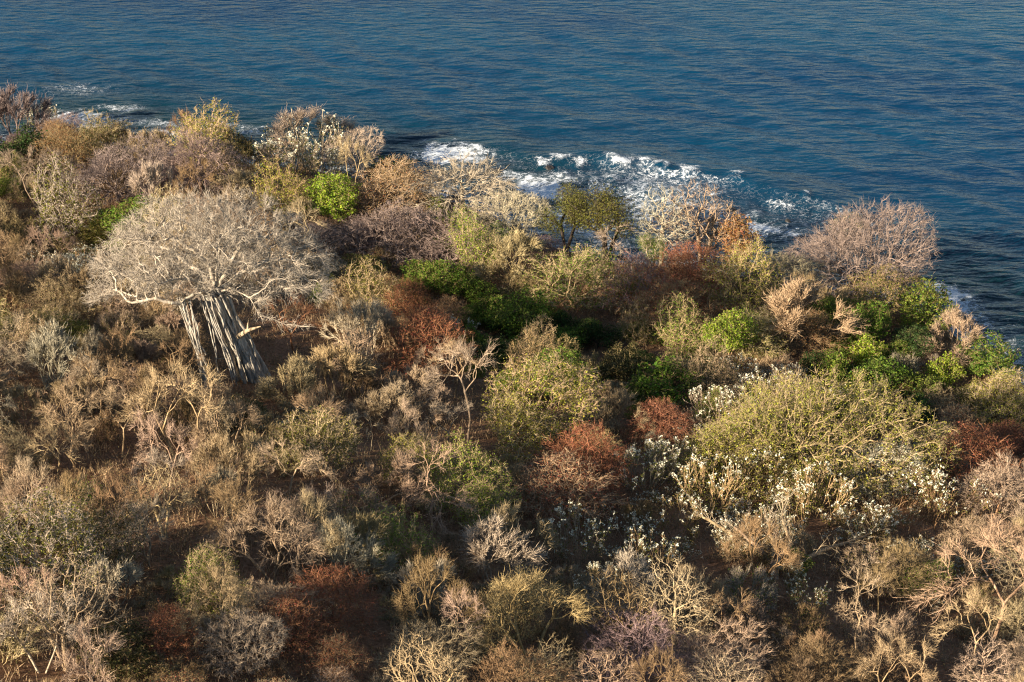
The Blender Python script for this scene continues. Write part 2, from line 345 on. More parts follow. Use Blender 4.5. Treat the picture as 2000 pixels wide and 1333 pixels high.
def leaves(C, size, rng, aspect=.6, upb=.5, out=None):
    n = len(C); nr = nrm(rng.normal(0, 1, (n, 3)) + np.array([0, 0, upb]) + (0 if out is None else out)); d = nrm(np.cross(nr, rng.normal(0, 1, (n, 3)))); s = np.cross(nr, d)
    L = size*rng.uniform(.6, 1.35, (n, 1)); fold = nr*L*.12
    V = np.stack([C-d*L*.5, C+s*L*aspect*.5+fold, C+d*L*.5, C-s*L*aspect*.5+fold], 1).reshape(-1, 3)
    return V, np.arange(4*n).reshape(-1, 4)

def lumpy(rng, k=7, a=.34):
    ks = rng.normal(0, 2.2, (k, 3)); ph = rng.uniform(0, 6.28, k)
    return lambda u: 1 + a*np.sin(u@ks.T + ph).mean(1)*2.2
def envelope(kind, n, w, h, th, rng, la=.34):
    R = w/2
    u = nrm(rng.normal(0, 1, (n*4, 3))); lum = lumpy(rng, 7, la)
    if kind == 'dome':
        u[:,2] = np.abs(u[:,2])*rng.choice([1, 1, 1, -.18], n*4); rad = rng.uniform(.12, 1, n*4)**.42*lum(u)
        p = u*rad[:,None]*np.array([R, R, h-th]); p[:,2] += th
    elif kind == 'ball':
        rad = rng.uniform(.05, 1, n*4)**.4*lum(u); p = u*rad[:,None]*np.array([R, R, (h-th)/2]); p[:,2] += (h+th)/2
    elif kind == 'vase':
        t = rng.uniform(.12, 1, n*4)**.6; a = rng.uniform(0, 6.283, n*4); q = rng.uniform(0, 1, n*4)**.45*lum(u)
        rr_ = R*(.18 + .82*t**.75)*q; zt = h*t*(1 - .22*q*q); p = np.stack([rr_*np.cos(a), rr_*np.sin(a), zt], 1)
    elif kind == 'column':
        t = rng.uniform(0, 1, n*4); a = rng.uniform(0, 6.283, n*4); q = rng.uniform(0, 1, n*4)**.5*lum(u)
        rr_ = R*q*np.sqrt(np.clip(1-(t*1.75-.8)**2, .05, 1)); p = np.stack([rr_*np.cos(a), rr_*np.sin(a), th+(h-th)*t], 1)
    elif kind == 'layers':
        k = 7; zc = th + (h-th)*np.linspace(.02, .95, k); L = rng.integers(0, k, n*4); f = np.sqrt(np.clip(1-(L/(k-.4))**1.8, .06, 1))
        a = rng.uniform(0, 6.283, n*4); q = rng.uniform(.05, 1, n*4)**.5*lum(u)
        p = np.stack([R*f*q*np.cos(a), R*f*q*np.sin(a), zc[L] - .12*R*q*q*f + rng.normal(0, .022, n*4)*h], 1)
    elif kind == 'clumps':
        k = 11; c = nrm(rng.normal(0, 1, (k, 3)))*rng.uniform(.35, .8, (k, 1)); c[:,2] = np.abs(c[:,2])*.9 - .12
        i = rng.integers(0, k, n*4); p = (c[i] + u*rng.uniform(.05, .34, (n*4, 1)))*np.array([R, R, (h-th)*.8]); p[:,2] += th+(h-th)*.22
    return p[p[:,2] > .12*h][:n]

def fan(w, h, stems, levels, rng, ang=.5, split=2.4, tilt=.5, jit=.12, up=.10, trunk=1.0, ratio=.76, lean=(0, 0), steps=4):
    """stems that fork again and again into ever finer flowing branches"""
    P, par = [], []; tips = []
    for s in range(stems):
        a = rng.uniform(0, 6.283) if stems > 1 else 0; q = tilt*rng.uniform(.5, 1.2) if stems > 1 else .06
        P.append(np.array([math.cos(a)*.05*stems*rng.uniform(.2, 1), math.sin(a)*.05*stems*rng.uniform(.2, 1), -.4])); par.append(-1)
        tips.append((len(P)-1, nrm(np.array([math.cos(a)*q + lean[0], math.sin(a)*q + lean[1], 1.0]))))
    L = 1.0
    for lv in range(levels):
        nt = []
        for i, d in tips:
            st = (L*(trunk if lv == 0 else 1)*rng.uniform(.7, 1.25))/steps; cur = i
            for k in range(steps):
                d = nrm(d + rng.normal(0, jit, 3) + np.array([0, 0, up])); P.append(P[cur] + d*st); par.append(cur); cur = len(P)-1
                if lv > 0 and k == steps//2 and rng.uniform() < .35: nt.append((cur, nrm(d + rng.normal(0, ang, 3))))
            n = int(split + rng.uniform()); 
            for c in range(n):
                side = nrm(np.cross(d, rng.normal(0, 1, 3))); f = ang*(.45 if c == 0 else rng.uniform(.7, 1.3)); nt.append((cur, nrm(d + side*f)))
        tips = nt; L *= ratio
    P = np.array(P); par = np.array(par)
    far = P[:,2] > .5*P[:,2].max(); c = P[far,:2].mean(0)*.75; P[:,:2] -= c*np.clip(P[:,2:3]/P[:,2].max(), 0, 1)    # balance the crown over its foot
    rho = np.hypot(P[:,0], P[:,1]); ex = np.quantile(rho, .95); P[:,:2] *= (w/2)/ex; q = np.clip(rho/ex, 0, 1.3)
    zz = P[:,2] > 0; P[zz,2] *= (1-.20*q[zz]**2); P[zz,2] *= h/np.quantile(P[:,2], .995)
    return P, par
PROTO = {}
def grow(key, kind, w, h, th, n_att, seed, stems=1, lean=(0, 0), D=.4, dk=.6, di=2.6, r0=.012, e=2.3, up=.04, jit=.18, spread=.5,
         tw=5, tl=.7, twid=.03, sub=3, tthr=.05, lf=0, ls=.2, lr=.3, lup=.5, lasp=.6, fl=0, fs=.2, fpart=1.0, wood=.035, lmask=1.0, tdev=.62, fanp=None, la=.34):
    rng = np.random.default_rng(seed)
    if kind == 'fan':
        P, par = fan(w, h, stems, n_att, rng, lean=lean, **fanp)
    else:
      A = envelope(kind, n_att, w, h, th, rng, la); A = A + np.array([*lean, 0])*(A[:,2:3]/h)
      P0, par0 = [], []
      for s in range(stems):
          a = rng.uniform(0, 6.28) if stems > 1 else 0; off = np.array([math.cos(a), math.sin(a), 0])*(.12*spread*w*rng.uniform(.1, .6) if stems > 1 else 0)
          L = max(th, .5)*rng.uniform(.8, 1.05); k = max(2, int(L/D)+1)
          dirn = np.array([math.cos(a), math.sin(a), 0])*(spread*L if stems > 1 else 0) + np.array([lean[0]*.5, lean[1]*.5, 0])*th/h
          wig = rng.normal(0, .05*D, (k+1, 3)).cumsum(0); wig[:,2] = 0
          for j in range(k+1):
              f = j/k; P0.append(off + dirn*f**1.2 + np.array([0, 0, -.45 + f*(L+.45)]) + wig[j]); par0.append(-1 if j == 0 else len(P0)-2)
      P, par = colonize(A, np.array(P0), np.array(par0), D, di, dk, 160, rng, up, jit)
    r = radii(par, r0, e)
    if key[:3] != 'plu': r = r*(1+.10*rng.normal(0, 1, len(r)).clip(-1, 1))
    parts = {}
    has = par >= 0; d = np.zeros_like(P); d[has] = nrm(P[has]-P[par[has]])
    wood = min(wood, float(np.quantile(r, .82))*.98); mw = has & (r > wood); mt = has & ~mw
    for i in range(len(P)):                                # wood stays connected to the ground
        if mw[i] and par[par[i]] >= 0 and not mw[par[i]]: mw[i] = False
    mt = has & ~mw
    root = np.arange(len(P))
    for i in range(len(P)):
        if par[i] >= 0: root[i] = root[par[i]]
    ids = [g for g in np.unique(root[mw]) if (mw & (root == g)).sum() > 1] if stems <= 3 else [None]
    for q, g in enumerate(ids):
        V, F = tubes(P, par, r, mw if g is None else mw & (root == g)); parts['stem' if g is None else 'trunk' + '.'*q] = mesh_np(key+'_trunk', V, [(F, 0)], True, [BARK])
    ctr = np.array([lean[0]*.7, lean[1]*.7, th + .25*(h-th)]); outw = nrm(P-ctr)
    VV, QQ, TT, off = [], [], [], 0
    if mt.any():
        V, F = tubes(P, par, r, mt); VV.append(V); QQ.append(F); off += len(V)
    src = np.where(has & (r < tthr))[0]; tips = []
    if tw > 0:
        k = np.repeat(src, tw); B = P[k] - (P[k]-P[par[k]])*rng.uniform(0, 1, (len(k), 1))
        dd = nrm(d[k]*.8 + outw[k]*.55 + rng.normal(0, tdev, (len(k), 3)) + np.array([0, 0, .15])); L = tl*rng.uniform(.45, 1.25, len(k))
        V, q, t, T, M = ribbons(B, dd, L, twid, rng); VV.append(V); QQ.append(q+off); TT.append(t+off); off += len(V); tips.append(T)
        if sub > 0:
            k2 = np.repeat(np.arange(len(k)), sub); B2 = B[k2] + (T[k2]-B[k2])*rng.uniform(.25, .95, (len(k2), 1))
            d2 = nrm(dd[k2] + rng.normal(0, tdev, (len(k2), 3))); V, q, t, T2, _ = ribbons(B2, d2, L[k2]*rng.uniform(.35, .7, len(k2)), twid*.72, rng)
            VV.append(V); QQ.append(q+off); TT.append(t+off); off += len(V); tips.append(T2)
    if VV:
        fc = [(np.concatenate(QQ), 0)] + ([(np.concatenate(TT), 0)] if TT else []); parts['crown'] = mesh_np(key+'_crown', np.concatenate(VV), fc, False, [TWIG])
    if lf > 0:
        s2 = src[lumpy(rng, 9, .5)(outw[src]*1.3) > 1-lmask] if lmask < 1 else src
        k = np.repeat(s2, lf); g = rng.normal(0, 1, (len(k), 3)); C = P[k] + g*lr*np.array([1, 1, .7])
        V, F = leaves(C, ls, rng, lasp, lup, outw[k]*.6); parts['foliage'] = mesh_np(key+'_foliage', V, [(F, 0)], False, [LEAF])
    if fl > 0:
        kids = np.bincount(par[has], minlength=len(P)); tp = np.where((kids == 0) & (P[:,2] > .45*h))[0]; tp = tp[rng.uniform(0, 1, len(tp)) < fpart]
        k = np.repeat(tp, fl); C = P[k] + rng.normal(0, .55*fs, (len(k), 3)) + np.array([0, 0, .5*fs])
        V, F = leaves(C, fs, rng, .9, .9); parts['blossom'] = mesh_np(key+'_blossom', V, [(F, 0)], False, [BLOOM])
    PROTO[key] = (parts, w, h); print(key, len(P), {k: len(m.polygons) for k, m in parts.items()}); return parts

for i in range(4):   # broad umbrella crowns of bare twigs
    grow(f'dome{i}', 'dome', 12, (7.5, 8.5, 7, 8)[i], (3.0, 2.2, 2.6, 1.6)[i], 1700, 10+i, stems=1+i % 3, D=.42, dk=.5, di=2.6, jit=.24, tw=5, tl=.8, sub=2, twid=.038, r0=.018, tthr=.03, wood=.05, e=2.15, tdev=.42)
grow('shore0', 'dome', 15, 10.5, 3.2, 3000, 17, stems=2, D=.42, dk=.45, di=2.6, jit=.26, tw=5, tl=.85, sub=2, twid=.028, r0=.02, tthr=.034, wood=.06, e=2.2, tdev=.45)
grow('spread0', 'dome', 20, 8.6, 2.6, 3200, 57, stems=3, D=.45, dk=.48, di=2.8, jit=.26, tw=4, tl=.8, sub=2, twid=.032, r0=.02, e=2.15, tthr=.032, wood=.055, lf=9, ls=.2, lr=.34, lmask=.55, spread=.5, tdev=.45, la=.7)
for i in range(2):   # high pale crowns on clear trunks
    grow(f'tall{i}', 'dome', 8, 10.5, 5.6, 900, 18+i, stems=1+i, D=.42, dk=.45, di=2.6, jit=.26, tw=2, tl=.75, sub=2, twid=.03, r0=.022, tthr=.032, wood=.05, e=2.12, tdev=.42, spread=.25)
for i in range(3):   # pale brooms of many fine upright branches
    grow(f'broom{i}', 'fan', 6, 4.6, .9, 5, 20+i, stems=7, tw=4, tl=.7, sub=1, twid=.038, r0=.015, tthr=.027, wood=.032, e=2.4, tdev=.36, fanp=dict(ang=.55, split=2.0, tilt=1.3, jit=.10, up=.08))
for i in range(4):   # open forked bare trees
    grow(f'open{i}', 'fan', 8, 8, 3.0, 6, 31+i, stems=(1, 2, 3, 1)[i], lean=((.22, 0), (-.15, .1), (.05, .05), (-.1, -.1))[i], tw=2, tl=.8, sub=2, twid=.028, r0=.015, tthr=.025, wood=.04, e=2.12, tdev=.45, fanp=dict(ang=.72, split=2.0, tilt=.55, jit=.15, up=.04, trunk=2.5, ratio=.8))
for i in range(4):   # dense leafy round crowns
    grow(f'bush{i}', 'clumps' if i % 2 else 'ball', 6, 5, .5, 900, 41+i, stems=2, D=.36, dk=.36, di=1.8, tw=1, tl=.6, sub=1, lf=9, ls=.25, lr=.22, r0=.012, tthr=.03, lasp=.6, la=.55)
for i in range(3):   # thin leafy crowns, twigs showing
    grow(f'sparse{i}', 'dome', 7, 5.5, 1.8, 900, 51+i, stems=2+i % 2, D=.36, dk=.42, tw=3, tl=.65, sub=2, lf=6, ls=.18, lr=.3, r0=.014, tthr=.03, spread=.4, lmask=.7, la=.5)
for i in range(3):   # feathery russet crowns in layers
    grow(f'rust{i}', 'layers', 6, 6, 1.3, 1000, 61+i, stems=2, D=.36, dk=.38, di=1.8, tw=3, tl=.7, sub=2, lf=6, ls=.14, lr=.26, lup=1.0, lasp=.4, r0=.012, tthr=.03, lmask=.8, la=.5)
for i in range(3):   # blunt-stemmed shrubs with white blossom at the branch ends
    grow(f'plum{i}', 'fan', 6, 4.2, .8, 4, 71+i, stems=16, tw=1, tl=.4, sub=0, twid=.04, lf=1, ls=.26, lr=.16, lasp=.3, fl=7, fs=.14, fpart=.7, r0=.020, e=2.8, tthr=.028, wood=.04, fanp=dict(ang=.42, split=1.7, tilt=1.1, jit=.09, up=.12, ratio=.85, steps=3))
for i in range(2):   # clumped fine foliage on dark stems
    grow(f'acacia{i}', 'clumps', 8, 9, 3.6, 1200, 81+i, stems=2, D=.42, dk=.36, tw=3, tl=.5, sub=2, lf=20, ls=.18, lr=.42, lasp=.4, r0=.024, e=2.1, tthr=.04, spread=.3)
grow('column0', 'column', 3.6, 8, 1.0, 600, 90, stems=2, D=.36, dk=.4, tw=2, tl=.5, sub=1, lf=9, ls=.24, lr=.25, spread=.12)
for i in range(3):   # knee- to head-high thickets of upright stems
    grow(f'thicket{i}', 'fan', 5, 3.4, .5, 4, 95+i, stems=13, tw=3, tl=.65, sub=1, twid=.03, r0=.013, tthr=.024, wood=.026, tdev=.4, lf=1, ls=.15, lr=.3, fanp=dict(ang=.5, split=1.9, tilt=1.3, jit=.12, up=.06, ratio=.8))
for i in range(3):   # slender saplings
    grow(f'sapling{i}', 'fan', 3.4, 6.5, 2.0, 5, 101+i, stems=1+i % 2, tw=2, tl=.6, sub=1, r0=.014, tthr=.024, wood=.034, e=2.3, tdev=.4, fanp=dict(ang=.5, split=1.7, tilt=.3, jit=.1, up=.10, trunk=2.6))

# ------------------------------------------------------------------ colours of bark and leaves
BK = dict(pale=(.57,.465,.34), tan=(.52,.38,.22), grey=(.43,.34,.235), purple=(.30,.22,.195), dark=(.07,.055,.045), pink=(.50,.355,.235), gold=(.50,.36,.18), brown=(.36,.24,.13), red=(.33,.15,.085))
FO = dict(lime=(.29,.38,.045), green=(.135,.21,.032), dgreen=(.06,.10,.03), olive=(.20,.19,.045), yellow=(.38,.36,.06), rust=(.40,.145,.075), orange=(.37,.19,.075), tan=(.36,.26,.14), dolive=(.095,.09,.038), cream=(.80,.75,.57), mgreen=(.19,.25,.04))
rnd = random.Random(3); PLACED = []
def jitcol(c, a=.12):
    v = rnd.uniform(1-a, 1+a); return tuple(min(.95, k*v*rnd.uniform(.95, 1.05)) for k in c)
def plant(key, name, xy, width, hr, fo, bk, label, cat, group=None, rz=None, twc=None):
    parts, w, h = PROTO[key]; s = width/w; hz = width*hr/h
    x, y = float(xy[0]), float(xy[1]); z = float(terrain(x, y))
    root = bpy.data.objects.new(name, None); COL.objects.link(root); root.empty_display_size = .5
    root.location = (x, y, z); root.rotation_euler = (0, 0, rnd.uniform(0, 6.28) if rz is None else rz); root.scale = (s, s, hz)
    tag(root, label, cat, group)
    bc = jitcol(BK[bk]); tc = tuple(k*.92 for k in bc) if twc is None else jitcol(BK[twc])
    crown = None
    for pn, me in parts.items():
        pn = pn.rstrip('.')
        c = bc if pn in ('trunk', 'stem') else tc if pn == 'crown' else jitcol(FO[fo]) if pn == 'foliage' else FO['cream']
        if pn == 'foliage' and fo is None: continue
        o = link(pn, me, crown if pn in ('foliage', 'blossom') and crown else root, color=c)
        if pn == 'crown': crown = o
        if pn in ('foliage', 'blossom', 'stem'): o['kind'] = 'stuff'
    PLACED.append((x, y, width/2, z)); return root
def site(cx, ytop, wpx, hr):
    """ground position, crown width for a plant whose top and width are known in the photo"""
    width = wpx*190/FPX
    for _ in range(5):
        xy, t = ground_at(cx, ytop, width*hr*.94); width = wpx*t/FPX
    return xy, width

# ------------------------------------------------------------------ the strangler fig
def fig():
    rng = np.random.default_rng(77)
    base, t = ground_at(505, 745); bx, by = base; bz = float(terrain(bx, by)); mpp = t/FPX
    root = bpy.data.objects.new('strangler_fig', None); COL.objects.link(root); root.location = (bx, by, bz)
    tag(root, 'huge leafless strangler fig with pale domed crown and trunk of fused roots', 'tree')
    W, TH, HH = 25.0, 11.4, 21.8; cx = -4.6; dz = np.array([0, 0, 1.4])
    fork = np.array([-3.9, 0, TH-.4])
    A = envelope('dome', 3000, W, HH, TH, rng, .12)*np.array([1, .78, 1]) + np.array([cx, .6, 0]); A[:,2] -= .45*np.clip(np.hypot(A[:,0]-cx, A[:,1])/12.7, 0, 1.1)**2.5*3.4
    A = A[A[:,2] > 9.6 + .8*np.clip(-A[:,1], 0, 9)]
    P0 = [np.array([-.4, 0, 1.0]), fork*.4+np.array([0, 0, .6]), fork*.75, fork]; par0 = [-1, 0, 1, 2]
    def limb(pts, start=3):
        prev = start; cur = P0[start]
        for p in pts:
            p = np.array(p) + dz*.8; m = max(1, int(np.linalg.norm(p-cur)/.7))
            for j in range(1, m+1): P0.append(cur + (p-cur)*j/m + rng.normal(0, .07, 3)); par0.append(prev); prev = len(P0)-1
            cur = p
    limb([(-5.2,-2.2,10.9),(-7.2,-3.6,10.2),(-9.6,-4.2,11.0),(-12,-4.6,10.8)])            # heavy limb reaching out level
    limb([(-2.0,-2.2,11.3),(.2,-3.8,11.0),(1.3,-4.4,9.2),(3.4,-4.8,8.6),(6.3,-5.4,8.3)])    # kinked limb
    limb([(-4.4,.6,12.4),(-6.2,1.2,14.2),(-8.2,1.8,15.4)]); limb([(-2.6,.8,12.4),(-1.2,1.4,14.6),(.6,2.2,15.4)])
    limb([(-3.4,-1.6,12.6),(-3.0,-2.6,14.8),(-2.6,-3.2,16.4)]); limb([(-4.9,-1.8,12.0),(-6.8,-4.6,13.6),(-8.4,-6.2,13.8)])
    limb([(-3.4,3.0,12.4),(-3.2,6.4,13.6)]); limb([(-1.2,.2,12.0),(2.0,.6,13.4),(4.4,.9,13.2)]); limb([(-5.6,.8,11.8),(-8.8,3.4,13.0)])
    P, par = colonize(A, np.array(P0), np.array(par0), .55, 3.6, .72, 220, rng, -.01, .34, 11000, .3)
    r = radii(par, .030, 2.12); r = np.minimum(r*1.0, .8); has = par >= 0
    d = np.zeros_like(P); d[has] = nrm(P[has]-P[par[has]])
    # which main limb does each node belong to
    grp = np.full(len(P), -1)
    for i in range(len(P)):
        if par[i] < 0 or i < 4: continue
        grp[i] = grp[par[i]] if grp[par[i]] >= 0 else i
    wood = has & (r > .07)
    pale = (.64, .55, .44)
    for g in np.unique(grp[grp >= 0]):
        m = wood & (grp == g)
        if m.sum() < 3: continue
        V, F = tubes(P, par, r, m); link('limb', mesh_np('fig_limb', V, [(F, 0)], True, [BARK]), root, color=pale)
    VV, QQ, TT, off = [], [], [], 0
    V, F = tubes(P, par, r, has & ~wood & (np.arange(len(P)) > 3)); VV.append(V); QQ.append(F); off = len(V)
    src = np.where(has & (r < .036) & (np.arange(len(P)) > 3))[0]; ctr = np.array([cx, 0, TH-2]); outw = nrm(P-ctr)
    k = np.repeat(src, 11); B = P[k] - (P[k]-P[par[k]])*rng.uniform(0, 1, (len(k), 1)); dd = nrm(d[k]*.6 + outw[k]*.7 + rng.normal(0, .6, (len(k), 3))); L = rng.uniform(.5, 1.3, len(k))
    V, q, tt, T, _ = ribbons(B, dd, L, .033, rng); VV.append(V); QQ.append(q+off); TT.append(tt+off); off += len(V)
    k2 = np.repeat(np.arange(len(k)), 3); B2 = B[k2] + (T[k2]-B[k2])*rng.uniform(.2, .95, (len(k2), 1)); d2 = nrm(dd[k2]+rng.normal(0, .6, (len(k2), 3)))
    V, q, tt, _, _ = ribbons(B2, d2, L[k2]*.6, .028, rng); VV.append(V); QQ.append(q+off); TT.append(tt+off)
    link('crown', mesh_np('fig_crown', np.concatenate(VV), [(np.concatenate(QQ), 0), (np.concatenate(TT), 0)], False, [TWIG]), root, color=(.47, .395, .31))
    # trunk: a bundle of fused roots
    Ps, ps, rs = [], [], []
    def rope(a, b, r1, r2, store, wob=.12, n=14):
        Pl, pl, rl = store; st = len(Pl); wig = rng.normal(0, wob, (n+1, 3)).cumsum(0)*.5; wig -= np.linspace(0, 1, n+1)[:,None]*wig[-1]
        for j in range(n+1):
            f = j/n; Pl.append(a + (b-a)*f + wig[j]*np.array([1, 1, .2])); pl.append(-1 if j == 0 else len(Pl)-2); rl.append(r1 + (r2-r1)*f)
    for k in range(18):
        a = k/18*6.283 + rng.normal(0, .1); rb = rng.uniform(1.0, 1.55); rt = rng.uniform(.7, 1.0)
        top = fork + np.array([rt*math.cos(a)*1.2, rt*math.sin(a), rng.uniform(-1.6, 1.0)]); bot = np.array([rb*math.cos(a)*1.15, rb*math.sin(a), -2.6])
        rope(bot, top, rng.uniform(.14, .30), rng.uniform(.10, .22), (Ps, ps, rs), .26)
    Pn, pn, rn = np.array(Ps), np.array(ps), np.array(rs); V, F = tubes(Pn, pn, rn, pn >= 0)
    ns, nl = 72, 40; th_ = np.arange(ns)/ns*2*math.pi; lev = np.linspace(0, 1, nl); ring = []      # fluted body grown together from many roots
    ph = rng.uniform(0, 6.28, 8)
    for f in lev:
        R0 = .8*(1-f)**2.4 + .85 + .35*f**6
        lobe = sum((.17, .13, .10, .08, .06, .05, .04, .03)[q]*np.sin((3, 5, 7, 9, 12, 15, 19, 23)[q]*th_ + ph[q] + 1.3*math.sin(3*f+q) + .8*f*(-1)**q) for q in range(8))
        rr_ = R0*(1 + lobe) + rng.normal(0, .02, ns); c = np.array([.6, 0, -2.6]) + (fork - np.array([.6, 0, -2.6]))*f + np.array([.18*math.sin(5*f), .15*math.sin(4*f+1), 0])
        ring.append(np.stack([c[0]+rr_*np.cos(th_), c[1]+.85*rr_*np.sin(th_), np.full(ns, c[2])], 1))
    ring = np.concatenate(ring); b0 = np.arange(nl-1)[:,None]*ns; jj = np.arange(ns)[None]; j2 = (jj+1) % ns
    F2 = np.stack([b0+jj, b0+j2, b0+ns+j2, b0+ns+jj], -1).reshape(-1, 4); F = np.concatenate([F, F2+len(V)]); V = np.concatenate([V, ring])
    link('trunk', mesh_np('fig_trunk', V, [(F, 0)], True, [BARK]), root, color=(.56, .51, .44))
    # broken stub with pale splintered wood
    st = ([], [], []); rope(np.array([-2.1, -.5, 5.6]), np.array([-.5, -1.8, 7.2]), .32, .24, st, .05, 5); rope(np.array([-.5, -1.8, 7.2]), np.array([1.0, -2.2, 7.9]), .26, .06, st, .08, 5); rope(np.array([-.5, -1.8, 7.2]), np.array([-.3, -2.0, 8.6]), .2, .03, st, .04, 4)
    V, F = tubes(np.array(st[0]), np.array(st[1]), np.array(st[2]), np.array(st[1]) >= 0); link('broken_stub', mesh_np('fig_stub', V, [(F, 0)], True, [BARK]), root, color=(.50, .40, .28))
    # hanging aerial roots
    for k in range(22):
        if k < 22: x, y = rng.uniform(-7.6, -3.2), rng.uniform(-4.0, .5); top = np.array([x-.4, y, rng.uniform(10.4, 11.6)]); bot = np.array([x+rng.uniform(.5, 2.5), y+rng.normal(0, .7), 0])
        else: x, y = rng.uniform(2.2, 5.4), rng.uniform(-1, 3); top = np.array([x, y, rng.uniform(8, 10.5)]); bot = np.array([x+.3, y, 0])
        bot[2] = float(terrain(bx+bot[0], by+bot[1]))-bz - (.3 if k % 3 or k > 21 else -rng.uniform(1, 5))
        s = ([], [], []); rope(bot, top, rng.uniform(.05, .13), rng.uniform(.04, .10), s, .2, 8); V, F = tubes(np.array(s[0]), np.array(s[1]), np.array(s[2]), np.array(s[1]) >= 0)
        link('aerial_root', mesh_np('fig_root', V, [(F, 0)], True, [BARK]), root, color=(.52, .48, .42))
    PLACED.append((bx, by, 3.5, bz)); return root
fig()

